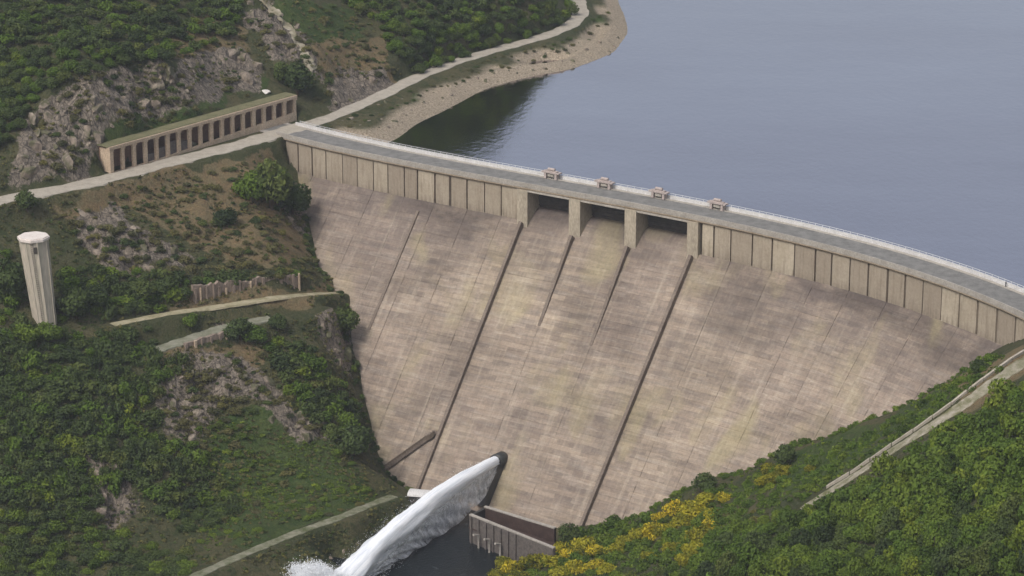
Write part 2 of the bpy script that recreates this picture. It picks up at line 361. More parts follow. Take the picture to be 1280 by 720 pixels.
k = np.array([1, 2, 1])/4
for _ in range(2):
    ZZ[1:-1] = ZZ[:-2]*.25+ZZ[1:-1]*.5+ZZ[2:]*.25; ZZ[:, 1:-1] = ZZ[:, :-2]*.25+ZZ[:, 1:-1]*.5+ZZ[:, 2:]*.25
def polydist(x, y, pts):
    """distance to a 3-D polyline in plan, and the height there"""
    best = np.full(x.shape, 1e9); zz = np.zeros(x.shape); side = np.zeros(x.shape)
    for i in range(len(pts)-1):
        a = pts[i]; b = pts[i+1]; d = b[:2]-a[:2]; l2 = d@d
        t = np.clip(((x-a[0])*d[0]+(y-a[1])*d[1])/l2, 0, 1); q = np.hypot(x-a[0]-t*d[0], y-a[1]-t*d[1]); m = q < best
        best = np.where(m, q, best); zz = np.where(m, a[2]+t*(b[2]-a[2]), zz)
    return best, zz
def smooth_poly(pts, n=60):
    W = np.array([at(*p) for p in pts]); t = np.r_[0, np.cumsum(np.hypot(*np.diff(W[:, :2], axis=0).T))]; u = np.linspace(0, t[-1], n)
    Q = np.c_[[np.interp(u, t, W[:, i]) for i in range(3)]].T
    for _ in range(4): Q[1:-1] = Q[:-2]*.25+Q[1:-1]*.5+Q[2:]*.25
    return Q
ROADS = {'road1': (smooth_poly(ROAD1), 4.2), 'road2': (smooth_poly(ROAD2, 90), 3.6), 'trackr': (smooth_poly(TRACKR), 3.2), 'path_m': (smooth_poly(PATH_M), 2.2), 'path_l': (smooth_poly(PATH_L), 2.4), 'ledge': (smooth_poly(LEDGE), 2.6)}
PXX, PYY = proj(XX, YY, ZZ)
fine = (XX > -200) & (XX < 190) & (YY > 560) & (YY < 1140)
jx = PXX+(fbm(XX/9, YY/9, 3, 5)-.5)*34; jy = PYY+(fbm(XX/9, YY/9, 3, 9)-.5)*30
def mask(polys):
    m = np.zeros(XX.shape)
    for p in polys: m = np.maximum(m, inpoly(jx, jy, p)*1.)
    m *= fine
    for _ in range(2): m[1:-1] = m[:-2]*.25+m[1:-1]*.5+m[2:]*.25; m[:, 1:-1] = m[:, :-2]*.25+m[:, 1:-1]*.5+m[:, 2:]*.25
    return m
ROCKP = [[(55,120),(110,92),(200,80),(290,62),(330,85),(322,118),(250,125),(190,148),(130,160),(100,215),(20,225),(30,170)],
         [(95,262),(150,250),(165,280),(200,300),(245,325),(230,345),(120,335)], [(185,480),(215,455),(260,445),(330,455),(365,515),(412,540),(408,565),(350,535),(300,500),(260,515),(245,560),(215,545)],
         [(385,400),(432,405),(440,480),(420,470)], [(300,5),(345,0),(378,40),(402,92),(385,100),(350,70)], [(100,570),(160,590),(170,650),(130,660)], [(330,215),(385,240),(392,300),(360,290)], [(395,95),(480,80),(500,105),(420,135)], [(190,430),(285,405),(290,420),(200,445)]]
SOILP = [[(60,262),(200,222),(330,192),(362,215),(300,215),(380,250),(385,320),(300,340),(230,300),(160,262),(100,272)], [(190,450),(330,430),(350,455),(220,470)], [(200,385),(340,345),(430,350),(430,365),(210,400)], [(240,20),(320,30),(300,70),(200,75)], [(1180,480),(1280,430),(1290,460),(1200,520)],[(370,60),(480,40),(500,90),(420,120)]]
GRASSP = [[(260,520),(330,510),(420,560),(470,620),(400,660),(300,690),(240,640)], [(120,160),(340,95),(350,105),(140,180)], [(380,230),(400,330),(300,330)], [(1100,520),(1240,445),(1250,465),(1000,620),(900,620)], [(330,0),(440,0),(500,90),(400,60)], [(180,445),(300,440),(230,480)], [(405,150),(480,135),(700,62),(760,15),(765,30),(700,75),(520,130)]]
mr, ms, mg = mask(ROCKP), mask(SOILP), mask(GRASSP)*(.45+.6*fbm(XX/16, YY/16, 3, 8))
# relief
damp = np.ones(XX.shape)
for Q, hw in ROADS.values():
    d, _ = polydist(XX, YY, Q); damp = np.minimum(damp, np.clip((d-hw)/8, 0, 1))
dc = np.full(XX.shape, 1e9)
ab = np.array([face(*q)[:2] for q in ABUT]); d, _ = polydist(XX, YY, np.c_[ab, np.zeros(len(ab))]); damp = np.minimum(damp, np.clip(d/10, 0.1, 1))
cz = np.c_[[cpos(s, 0, 0) for s in np.linspace(0, SEND, 60)]]; dd, _ = polydist(XX, YY, cz)
rel = (fbm(XX/22, YY/22, 4, 1)-.5)*5.5 + (fbm(XX/6, YY/6, 3, 2)-.5)*2.0
ridge = 1-np.abs(2*fbm(XX/7, YY/7, 4, 31)-1)*2.2
rel = rel + mr*(ridge-.45)*3.6 + np.where(fine, 0, (fbm(XX/260, YY/260, 5, 3)-.5)*60)*np.clip((np.hypot(XX, YY-850)-500)/700, 0, 1)
sh_pts = np.array([at(x, y, 75) for x, y in SHORE]); dsh, _ = polydist(XX, YY, sh_pts)
damp = np.minimum(damp, np.clip(dsh/10, .15, 1))
damp = np.where(dd < 20, np.minimum(damp, .1), damp)
ZZ = ZZ + rel*damp
for Q, hw in ROADS.values():
    d, z = polydist(XX, YY, Q); t = np.clip((d-hw)/3.5, 0, 1); t = t*t*(3-2*t); ZZ = (z-.05)*(1-t)+ZZ*t
SH = smooth_poly([(x, y, 75.0) for x, y in SHORE], 120); dS, _ = polydist(XX, YY, SH)
bi = np.full(XX.shape, 1e9); sgs = np.zeros(XX.shape)
for i in range(len(SH)-1):
    e = SH[i+1][:2]-SH[i][:2]; mx_ = (SH[i][:2]+SH[i+1][:2])/2; q = np.hypot(XX-mx_[0], YY-mx_[1]); m_ = q < bi; bi = np.where(m_, q, bi)
    sgs = np.where(m_, np.sign(-(XX-mx_[0])*e[1]+(YY-mx_[1])*e[0]), sgs)
shz = 75+sgs*dS*np.where(sgs > 0, .42, .8)+(fbm(XX/3, YY/3, 3, 77)-.5)*1.1*np.clip(dS/2, 0, 1)
t = np.clip((dS-5)/6, 0, 1); t = t*t*(3-2*t); up = (dS < 11) & (YY > 915) & (dd > 12); ZZ = np.where(up, np.minimum(shz, 79)*(1-t)+ZZ*t, ZZ)
for Q, hw in (ROADS['road2'],):
    d, z = polydist(XX, YY, Q); t = np.clip((d-hw)/2.5, 0, 1); t = t*t*(3-2*t); ZZ = (z-.05)*(1-t)+ZZ*t
# cut for the colonnade beside the road
F0 = at(139, 217, 80); F1 = at(371, 150, 80); fd = (F1-F0)[:2]; FL = np.hypot(*fd); fd = fd/FL; fn = np.array([-fd[1], fd[0]])
lu = (XX-F0[0])*fd[0]+(YY-F0[1])*fd[1]; lv = (XX-F0[0])*fn[0]+(YY-F0[1])*fn[1]
cut = (lu > -1.5) & (lu < FL+1.5) & (lv > -3) & (lv < 5.2); ZZ = np.where(cut, 79.8, ZZ)
bh = (lu > 0) & (lu < FL) & (lv >= 5.2) & (lv < 11); ZZ = np.where(bh, np.maximum(ZZ, 88.2), ZZ)
# keep the ground out of the inside of the dam
sgn = np.zeros(XX.shape); near = dd < 70
ii = np.argwhere(near)
PT = np.c_[XX[near], YY[near]]; KX = np.concatenate([np.argmin((c[:, :1]-CV[None, :, 0])**2+(c[:, 1:]-CV[None, :, 1])**2, 1) for c in np.array_split(PT, 20)]); DN = ((PT-CV[KX])*CN[KX]).sum(1)
for (i, j), kx, dn in zip(ii, KX, DN):
    s = AL[kx]
    if 2 < s < SEND-12 and dn < 0 and dn > -12: ZZ[i, j] = min(ZZ[i, j], 76.0 if s < 30 else 70)
    elif 14 < s < SEND-30 and 0 <= dn < 2: ZZ[i, j] = min(ZZ[i, j], 70.5)
def hz(x, y):
    x = np.asarray(x, float); y = np.asarray(y, float)
    i = np.clip(np.searchsorted(GX, x)-1, 0, len(GX)-2); j = np.clip(np.searchsorted(GY, y)-1, 0, len(GY)-2)
    u = (x-GX[i])/(GX[i+1]-GX[i]); v = (y-GY[j])/(GY[j+1]-GY[j])
    return (ZZ[j, i]*(1-u)+ZZ[j, i+1]*u)*(1-v)+(ZZ[j+1, i]*(1-u)+ZZ[j+1, i+1]*u)*v
def hit(px, py):
    px = np.atleast_1d(np.asarray(px, float)); py = np.atleast_1d(np.asarray(py, float)); out = np.full((len(px), 3), np.nan)
    T = np.arange(520, 1300, 1.0)
    for i in range(len(px)):
        u = (px[i]-640)/FOC; v = (360-py[i])/FOC; d = np.array([u, cp+v*sp_, -sp_+v*cp]); x = T*d[0]; y = T*d[1]; z = CAMZ+T*d[2]
        m = z < hz(x, y)
        if m.any():
            j = int(np.argmax(m)); out[i] = (x[j], y[j], float(hz(x[j], y[j])))
    return out
sand = np.clip(1-np.abs(ZZ-76.3)/2.4, 0, 1)*(dsh < 22)*(fine); sand = np.clip(sand*3, 0, 1)
sand = np.maximum(sand, ((ZZ < 76) & (dsh < 60))*1.)*((dd > 11) & (YY > 900) & (XX > -75))
PXX, PYY = proj(XX, YY, ZZ)
ny, nx = XX.shape
colr = np.stack([mr, ms, mg, sand], -1).reshape(-1, 4)
idx = np.arange(nx*ny).reshape(ny, nx)
F = np.stack([idx[:-1, :-1], idx[:-1, 1:], idx[1:, 1:], idx[1:, :-1]], -1).reshape(-1, 4)
M['terrain'] = make_terrain()
tag(link('ground', npmesh('ground', np.stack([XX, YY, ZZ], -1).reshape(-1, 3), F, True, col=colr), None, M['terrain']), kind='structure')
print('terrain', len(F))

# ---------------------------------------------------------------- materials that need the crest
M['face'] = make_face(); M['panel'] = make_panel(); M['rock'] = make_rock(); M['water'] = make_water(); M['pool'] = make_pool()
M['stain'] = simple('stained_joint_concrete', (.10, .078, .060), (.16, .125, .095), .3)
M['deck'] = simple('deck_concrete', (.33, .30, .255), (.44, .41, .36), .25, stretch=(1, 1, 1))
M['coping'] = simple('grey_crest_coping', (.30, .275, .24), (.41, .38, .34), .3)
M['cornice'] = simple('cornice_concrete', (.36, .285, .205), (.46, .385, .30), .3)
M['pier'] = simple('pier_concrete', (.33, .285, .22), (.45, .39, .30), .35, stretch=(1, 1, .35))
M['parapet'] = simple('pale_parapet', (.52, .51, .50), (.66, .65, .64), .5)
M['wallc'] = simple('training_wall_concrete', (.15, .118, .095), (.22, .18, .148), .3)
M['asphalt'] = make_asphalt('crest_road', (.145, .142, .135), (.235, .23, .215))
M['road'] = make_asphalt('hill_road', (.33, .295, .24), (.44, .40, .335))
M['track'] = make_asphalt('overgrown_track', (.13, .13, .06), (.36, .325, .265))
M['ptrack'] = make_asphalt('overgrown_valley_track', (.085, .10, .04), (.26, .25, .19))
M['track2'] = make_asphalt('pale_gully_soil', (.17, .15, .09), (.40, .36, .28))
M['dirt'] = make_asphalt('gravel_path', (.25, .225, .13), (.44, .39, .27))
M['greypath'] = make_asphalt('grey_track', (.15, .155, .10), (.27, .265, .21))
M['steel'] = simple('dark_gate_steel', (.05, .045, .04), (.10, .088, .075), .6, .6)
M['rail'] = simple('galvanised_rail', (.55, .56, .57), (.68, .69, .70), 1, .5, 0)
M['hoist'] = simple('faded_pink_hoist', (.37, .315, .29), (.47, .40, .37), 1)
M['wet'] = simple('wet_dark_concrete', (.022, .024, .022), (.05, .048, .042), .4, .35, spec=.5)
M['stone'] = simple('rubble_masonry', (.075, .065, .06), (.17, .15, .135), 1.1)
M['rwall'] = simple('weathered_wall_stone', (.15, .12, .095), (.34, .27, .22), 1.4, stretch=(1, 1, .25))
M['brownc'] = simple('rust_brown_concrete', (.045, .030, .025), (.075, .050, .042), .5)
M['arcade'] = simple('colonnade_concrete', (.43, .325, .235), (.56, .45, .33), .3)
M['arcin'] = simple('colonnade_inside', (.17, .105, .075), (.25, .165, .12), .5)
M['roof'] = simple('mossy_roof_slab', (.12, .125, .06), (.21, .19, .11), .25)
M['tower'] = simple('tower_concrete', (.42, .39, .31), (.55, .48, .40), .35, stretch=(1.6, 1.6, .12))
M['towercap'] = simple('tower_cap', (.66, .58, .53), (.78, .72, .67), .8)
M['bark'] = simple('bark', (.05, .037, .025), (.10, .075, .05), 3)
M['foam'] = simple('white_spray', (.80, .83, .87), (.93, .95, .97), 1, .6, 0)
M['leaf'] = make_leaf('oak_leaves', (.032, .068, .013), (.175, .240, .042), (.100, .168, .026))
M['leafd'] = make_leaf('dark_leaves', (.028, .054, .018), (.125, .165, .055), (.080, .115, .036))
M['leafo'] = make_leaf('olive_scrub_leaves', (.048, .064, .025), (.165, .180, .070), (.150, .140, .062))
M['leafb'] = make_leaf('bright_leaves', (.036, .080, .013), (.175, .250, .040), (.130, .190, .030))
M['broom'] = make_leaf('yellow_broom_flowers', (.045, .075, .014), (.42, .37, .035), (.33, .32, .030), [(.38, 0.), (.5, 1.)])
M['cloth'] = simple('dark_clothes', (.02, .02, .03), (.035, .035, .05), 2)
M['skin'] = simple('skin', (.42, .26, .19), (.46, .29, .21), 3, .6)

# ---------------------------------------------------------------- water
p = [cpos(s, -11.8, 75) for s in np.linspace(0, SEND, 70)]
lo = [(-1200, 1000, 75), (-1200, 3500, 75), (2600, 3500, 75), (2600, 700, 75), (420, 660, 75)]
me = bpy.data.meshes.new('reservoir_water'); vv = p+[(q[0], q[1], 75) for q in ((260, 690, 0), (420, 690, 0), (2600, 900, 0), (2600, 3500, 0), (-1200, 3500, 0), (-1200, 1150, 0), (-140, 1010, 0))]
me.from_pydata(vv, [], [tuple(range(len(vv)))]); me.update()
tag(link('reservoir_water', me, None, M['water']), kind='structure')
pm = MB(); pts = [at(x, y, -.6) for x, y in ((330, 640), (540, 622), (690, 668), (760, 800), (500, 1000), (100, 1000), (150, 760))]
pm.add([tuple(q) for q in pts], [tuple(range(len(pts)))[::-1]]); tag(pm.build('river_water', M['pool']), kind='structure')

# ---------------------------------------------------------------- roads and paths
def strip(name, Q, hw, mat, lift=.1, drop=.5, nseg=4):
    Q = np.array(Q); D = np.gradient(Q[:, :2], axis=0); D /= np.hypot(*D.T)[:, None]; Nn = np.c_[-D[:, 1], D[:, 0]]; n = len(Q)
    m = MB(); V = []
    wob = [1+.10*math.sin(i*.9)+.07*math.sin(i*2.3+1) for i in range(n)]
    offs = [-1.0]+list(np.linspace(-1, 1, nseg+1))+[1.0]
    for i in range(n):
        for k, o in enumerate(offs):
            z = Q[i, 2]+lift-(drop if k in (0, len(offs)-1) else 0); oo = o*(hw*wob[i]+(.25 if k in (0, len(offs)-1) else 0))
            V.append((Q[i, 0]+Nn[i, 0]*oo, Q[i, 1]+Nn[i, 1]*oo, z))
    K = len(offs); m.add(V, [(i*K+k, (i+1)*K+k, (i+1)*K+k+1, i*K+k+1) for i in range(n-1) for k in range(K-1)])
    return m.build(name, mat)
tag(strip('road', ROADS['road1'][0], 4.0, M['road']), kind='structure')
tag(strip('lakeside_road', ROADS['road2'][0], 3.0, M['road'], .106), kind='structure')
tag(strip('hillside_track', ROADS['trackr'][0], 1.9, M['track']), kind='structure')
tag(strip('ledge_path', ROADS['path_m'][0], 1.5, M['dirt']), kind='structure')
tag(strip('valley_track', ROADS['path_l'][0], 1.5, M['ptrack']), kind='structure')
tag(strip('old_platform', ROADS['ledge'][0][:42], 2.4, M['greypath'], .3, 1.5), kind='structure')

GP = hit(np.interp(np.linspace(0, 1, 60), [0, .2, .45, .7, 1], [318, 338, 358, 374, 394]), np.interp(np.linspace(0, 1, 60), [0, .2, .45, .7, 1], [-8, 8, 34, 58, 92]))
for _ in range(3): GP[1:-1] = GP[:-2]*.25+GP[1:-1]*.5+GP[2:]*.25
tag(strip('gully_track', GP, 1.7, M['track2'], .35, .9), kind='structure')

# ---------------------------------------------------------------- the dam
dam = empty('concrete_dam', cpos(n_mid, 0, 0)); tag(dam, 'large curved concrete dam with a sloping stained face and panelled parapet wall', 'dam')
DI = Vector(dam.location)
def dbuild(m, name, mat, parent=None, smooth=False):
    m.v = [(a-DI.x, b-DI.y, c-DI.z) for a, b, c in m.v]; return m.build(name, mat, parent or dam, smooth)
def sweep(m, s0, s1, prof, n=None):
    """closed profile [(d, z)...] swept along the crest curve"""
    n = n or max(1, int((s1-s0)/3.0)); K = len(prof); V = []; UV = []
    for i in range(n+1):
        s = s0+(s1-s0)*i/n
        for d, z in prof: V.append(cpos(s, d, z)); UV.append((s, z))
    F = [(i*K+k, i*K+(k+1) % K, (i+1)*K+(k+1) % K, (i+1)*K+k) for i in range(n) for k in range(K)]
    F += [tuple(range(K))[::-1], tuple(n*K+k for k in range(K))]
    m.add(V, F, UV); return m
def rect(d0, d1, z0, z1): return [(d0, z0), (d1, z0), (d1, z1), (d0, z1)]
# parapet wall panels
JL = [355, 372, 390, 407, 428, 446, 466, 485, 505, 522, 543, 563, 584, 606, 627, 650]
JR = [877, 893, 914, 941, 966, 994, 1020, 1041, 1063, 1086, 1110, 1133, 1155, 1178, 1200, 1223, 1247, 1270, 1292]
for JJ in (JL, JR):
    js = [s_at(x) for x in JJ]
    if JJ is JL: js[0] -= 1.0
    m = MB(); sweep(m, js[0]-(3 if JJ is JL else .2), js[-1]+(1.5 if JJ is JL else 12), rect(-11.6, -.60, 60, 78.75)); dbuild(m, 'core_wall', M['stain'])
    for i in range(len(js)-1):
        w_ = .14+.34*random.random()**1.3; m = MB(); b0 = ZP-.4-.9*random.random()
        sweep(m, js[i]+w_, js[i+1]-w_, [(-.7, b0), (.02, b0), (0, 78.7), (-.7, 78.7)], 2); dbuild(m, 'wall_panel', M['panel'])
# deck, cornice, parapets
for (x0, x1, nm, prof, mat) in [
    (0, SEND, 'cornice', [(-1.5, 78.75), (.35, 78.75), (.85, 79.25), (.85, 79.6), (-1.5, 79.6)], 'cornice'),
    (0, SEND, 'deck', [(-12.2, 78.9), (-1.52, 78.9), (-1.52, 79.62), (.95, 79.62), (.95, 80.0), (-12.2, 80.0)], 'coping'),
    (10, SEND-4, 'downstream_parapet', [(.5, 80.0), (.93, 80.0), (.93, 81.15), (.5, 81.15)], 'coping'),
    (6, SEND, 'upstream_parapet', [(-12.1, 80.0), (-11.7, 80.0), (-11.7, 81.15), (-12.1, 81.15)], 'parapet'),
    (0, SEND, 'upstream_face', [(-12.0, 38), (-11.65, 38), (-11.65, 78.88), (-12.0, 78.88)], 'deck')]:
    m = MB(); sweep(m, x0, x1, prof, 110); dbuild(m, nm, M[mat])
m = MB(); sweep(m, 0, SEND, [(-10.4, 79.9), (-1.2, 79.9), (-1.2, 80.03), (-10.4, 80.03)], 110); dbuild(m, 'roadway', M['asphalt'])
m = MB(); sweep(m, 8, SEND-2, [(-11.6, 80.0), (-10.42, 80.0), (-10.42, 80.16), (-11.6, 80.16)], 110); dbuild(m, 'pavement', M['deck'])
m = MB()
for s in np.arange(8, SEND, 2.4): m.box(Vector(cpos(s, -11.9, 81.4)), (.12, .12, .95))
for z in (81.3, 81.85): sweep(m, 8, SEND-.5, rect(-11.95, -11.85, z-.05, z+.05), 120)
o = dbuild(m, 'railing', M['rail']); o['kind'] = 'stuff'
# face monoliths with proud and recessed lifts
def lifts(z1, z0):
    z = z1; out = []
    while z > z0: out.append(z); z -= 2.0
    return out
def monolith(s0, s1, name, top=None, zb=-8., gap=.05):
    m = MB(); n = max(2, int((s1-s0)/3.2)); rows = []
    if top:
        for d, z in top: rows.append((d, z, 0))
    z = ZP if not top else ZP-top[-1][0]/BAT-.6
    zz = z
    while zz > zb:
        off = random.uniform(-.07, .07); h = random.choice((1.8, 2.0, 2.2))
        rows += [(dface(zz)+off, zz, 0), (dface(zz-h+.18)+off, zz-h+.14, 0), (dface(zz-h+.08)-.10, zz-h+.08, 0)]; zz -= h
    V = []; UV = []
    for i in range(n+1):
        s = s0+gap+(s1-s0-2*gap)*i/n; edge = (i in (0, n))
        for d, z, _ in rows: V.append(cpos(s, d-(.05 if edge else 0), z)); UV.append((s, z))
    K = len(rows); Fm = [(i*K+k, i*K+k+1, (i+1)*K+k+1, (i+1)*K+k) for i in range(n) for k in range(K-1)]
    # side walls into the joint
    for s, e in ((s0+gap, 0), (s1-gap, n)):
        b = len(V)
        for d, z, _ in rows: V.append(cpos(s, d-1.2, z-.6)); UV.append((s, z))
        for k in range(K-1):
            q = (e*K+k, b+k, b+k+1, e*K+k+1); Fm.append(q if e == 0 else q[::-1])
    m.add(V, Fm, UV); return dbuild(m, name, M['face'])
sl = [s_at(x) for x in JL]; sr = [s_at(x) for x in JR]
cuts_l = [sl[0]-3, sl[2], sl[4], sl[6], sl[8], sl[10], sl[12], sl[14], S_L]
cuts_r = [S_R, sr[2], sr[4], sr[6], sr[8], sr[10], sr[12], sr[14], sr[16], sr[18]+6]
for cc in (cuts_l, cuts_r):
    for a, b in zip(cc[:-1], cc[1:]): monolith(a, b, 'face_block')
m = MB(); V = []; UV = []; n = 90      # dark backing seen in the joints
for i in range(n+1):
    s = sl[0]-3+(sr[-1]+6-sl[0]+3)*i/n
    for d, z in ((-.9, ZP-.1), (dface(-8)-.9, -8)): V.append(cpos(s, d, z)); UV.append((s, z))
m.add(V, [(i*2, i*2+1, i*2+3, i*2+2) for i in range(n)], UV); dbuild(m, 'joint_backing', M['stain'])
# spillway: three bays between four piers
PS = [S_L, s_at(720), s_at(790), S_R]
OG = [(-9.2, 70.6), (-8.0, 71.4), (-7.0, 72.0), (-6.0, 72.1), (-5.0, 71.9), (-4.0, 71.4), (-3.0, 70.8), (-2.0, 70.0), (-1.0, 69.1), (0., 68.1), (1.0, 67.1), (2.1, 66.1), (3.1, 65.15)]
for i in range(3):
    a, b = PS[i]+(1.9 if i == 0 else 2.2), PS[i+1]-(1.9 if i == 2 else 2.2)
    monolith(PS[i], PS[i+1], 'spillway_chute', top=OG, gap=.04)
    g = MB(); sweep(g, a, b, [(-6.4, 71.9), (-6.1, 71.9), (-5.5, 74.6), (-6.1, 78.85), (-6.4, 78.85), (-5.8, 74.6)], 4); gate = dbuild(g, 'spillway_gate', M['steel'])
    for zc in (72.9, 74.2, 75.5, 76.8):
        g = MB(); sweep(g, a+.1, b-.1, rect(-6.1, -5.4, zc-.12, zc+.12), 4); dbuild(g, 'rib', M['steel'], gate); 
    g = MB(); sweep(g, a-.1, b+.1, rect(-.9, .94, 78.35, 78.88), 4); dbuild(g, 'bridge_beam', M['deck'])
for i, s in enumerate(PS):
    edge = i in (0, 3); m = MB(); w_ = 1.9 if edge else 2.0
    zb = 64.5 if edge else 63
    prof = [(-11, 78.85), (-11, 60), (.4, 60), (1.0, 66.0), (.98, 78.85)]
    sweep(m, s-w_, s+w_, prof[::-1], 2); dbuild(m, 'pier', M['pier'])
def training(s, z1, z0, h1, h0, w_=.55):
    m = MB(); V = []; n = 24; nl = math.hypot(1, BAT)
    for i in range(n+1):
        z = z1+(z0-z1)*i/n; h = h1+(h0-h1)*i/n
        for ds, hh in ((-w_, -.6), (w_, -.6), (w_, h), (-w_, h)):
            V.append(cpos(s+ds, dface(z)+hh/nl*1.0, z+hh*BAT/nl))
    m.add(V, [(i*4+k, i*4+(k+1) % 4, (i+1)*4+(k+1) % 4, (i+1)*4+k) for i in range(n) for k in range(4)]+[(3, 2, 1, 0), (n*4, n*4+1, n*4+2, n*4+3)]); return dbuild(m, 'training_wall', M['wallc'])
training(S_L, 68, -2, 1.6, 1.1, .5); training(S_R, 68, -2, 1.6, 1.4, .55); training(PS[1], 67, 44, 1.7, .1, .5); training(PS[2], 67, 42, 1.7, .1, .5)
training(s_at(528), 66, 34, .55, .2, .45)
# stair on the face near the left toe
A_ = face(547, 538); B_ = face(470, 592); m = MB(); n = 26
for i in range(n):
    t = (i+.5)/n; q = A_*(1-t)+B_*t; s, d = sd_of(q[:2]); z = q[2]
    m.box(Vector(cpos(s, dface(z)+.7, z-.1)), (1.6, 2.0, .55), math.atan2((B_-A_)[1], (B_-A_)[0]))
o = dbuild(m, 'stair_steps', M['wallc'])
m = MB(); V = []
for i in range(n+1):
    t = i/n; q = A_*(1-t)+B_*t; s, d = sd_of(q[:2]); z = q[2]
    for dd_, dz in ((1.7, -1.2), (2.1, -1.2), (2.1, .5), (1.7, .5)): V.append(cpos(s, dface(z)+dd_, z+dz))
m.add(V, [(i*4+k, i*4+(k+1) % 4, (i+1)*4+(k+1) % 4, (i+1)*4+k) for i in range(n) for k in range(4)]+[(3, 2, 1, 0), (n*4, n*4+1, n*4+2, n*4+3)]); dbuild(m, 'stair_wall', M['stain'])
# bottom outlet: wet conduit on the face with a hooded mouth
O1 = face(627, 578); so, _ = sd_of(O1[:2]); zo = O1[2]
m = MB(); V = []; n = 12
for i in range(n+1):
    z = zo+.5-(zo+1.5)*i/n
    for ds, hh in ((-2.0, -.4), (2.0, -.4), (1.6, 2.3), (-1.6, 2.3)): V.append(cpos(so+ds, dface(z)+hh, z+hh*.7))
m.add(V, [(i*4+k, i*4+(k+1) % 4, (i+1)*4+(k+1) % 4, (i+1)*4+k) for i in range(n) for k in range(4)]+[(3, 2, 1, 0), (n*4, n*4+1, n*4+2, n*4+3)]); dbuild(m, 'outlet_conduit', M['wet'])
OC = Vector(cpos(so, dface(zo)+1.2, zo+1.0))
JE = Vector(tuple(at(432, 724, 2.0))); jd = Vector((JE.x-OC.x, JE.y-OC.y, 0)).normalized(); js_ = Vector((-jd.y, jd.x, 0))
m = MB(); NR = 18; ring = []
for r_, back in ((2.1, -3.0), (2.35, 1.1), (1.6, 1.1), (1.5, -1.5)):
    for k in range(NR):
        t = 2*math.pi*k/NR; ring.append(OC + jd*back + js_*math.cos(t)*r_ + Vector((0, 0, math.sin(t)*r_)))
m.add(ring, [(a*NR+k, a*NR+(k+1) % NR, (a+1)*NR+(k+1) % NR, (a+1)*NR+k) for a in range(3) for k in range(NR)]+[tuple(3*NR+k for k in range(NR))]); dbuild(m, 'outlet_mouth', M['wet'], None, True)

# gate hoists on the crest
def make_hoist():
    t = empty('gate_hoist')
    m = MB(); m.box((-1.9, 0, .9), (.8, 1.6, 1.8)); m.build('pedestal', M['hoist'], t)
    m = MB(); m.box((1.9, 0, .9), (.8, 1.6, 1.8)); m.build('pedestal', M['hoist'], t)
    m = MB(); m.box((0, 0, 2.0), (6.4, 1.9, .4)); m.box((0, 0, 2.35), (4.4, 1.1, .35)); m.build('crossbeam', M['hoist'], t)
    m = MB(); m.tube([(-1.2, 0, 2.9), (1.2, 0, 2.9)], .45, 10); m.build('winch_drum', M['hoist'], t)
    m = MB(); m.box((0, 0, 1.1), (2.2, 1.2, .8)); m.build('motor_box', M['deck'], t)
    return t
def copy_tree(o, parent=None):
    c = o.copy(); COL.objects.link(c); c.parent = parent
    for ch in list(o.children): copy_tree(ch, c)
    return c
h0 = make_hoist(); kids = list(h0.children)
HL = ['pinkish gate hoist on the dam crest, the farthest left of the four', 'pinkish gate hoist on the dam crest above the left inner spillway pier', 'pinkish gate hoist on the dam crest above the right inner spillway pier', 'pinkish gate hoist on the dam crest nearest the long right hand wall']
for i, px in enumerate((690, 757, 825, 898)):
    o = h0
    if i:
        o = h0.copy(); COL.objects.link(o)
        for ch in kids:
            c = ch.copy(); COL.objects.link(c); c.parent = o
    s = s_at(px, 81, -11); q = cpos(s, -10.6, 80.16); q2 = cpos(s+1, -10.6, 80.16)
    o.location = q; o.rotation_euler = (0, 0, math.atan2(q2[1]-q[1], q2[0]-q[0])); tag(o, HL[i], 'gate hoist', 'gate hoists on the dam crest')

# ---------------------------------------------------------------- water jet and spray
def make_jetpath(t):
    p = OC.lerp(Vector((JE.x, JE.y, OC.z)), t); z = OC.z+.3 + 3.5*t - (OC.z+3.5-1.0)*t*t; return Vector((p.x, p.y, z))
jet = empty('water_jet', OC); tag(jet, 'white jet of water shooting from the dark outlet at the foot of the dam', 'water jet')
V = []; UV = []; n = 70; NR = 22
for i in range(n+1):
    t = i/n*1.06; c = make_jetpath(t)-OC; r_ = 1.5+2.5*t**.9; tz = (make_jetpath(min(t+.01, 1.1))-make_jetpath(t)).normalized(); up = js_.cross(tz).normalized(); up = up if up.z > 0 else -up
    for k in range(NR):
        a = 2*math.pi*k/NR; fl = float(fbm(np.array([t*5.0+3]), np.array([k*.9]), 3, 91)[0])-.5; rr = r_*(1+(.55*fl+.08*(random.random()-.5))*(.5+t)); V.append(c+js_*math.cos(a)*rr*.95+up*math.sin(a)*rr); UV.append((i/n*3, k/NR))
Fj = [(i*NR+k, i*NR+(k+1) % NR, (i+1)*NR+(k+1) % NR, (i+1)*NR+k) for i in range(n) for k in range(NR)]
m = MB(); m.add(V, Fj, UV); m.build('jet_core', make_jet('jet_core_water', .22, .34, (.60, .65, .72)), jet, True)
cur = make_jet('jet_curtain_water', .34, .66, (.52, .56, .61))
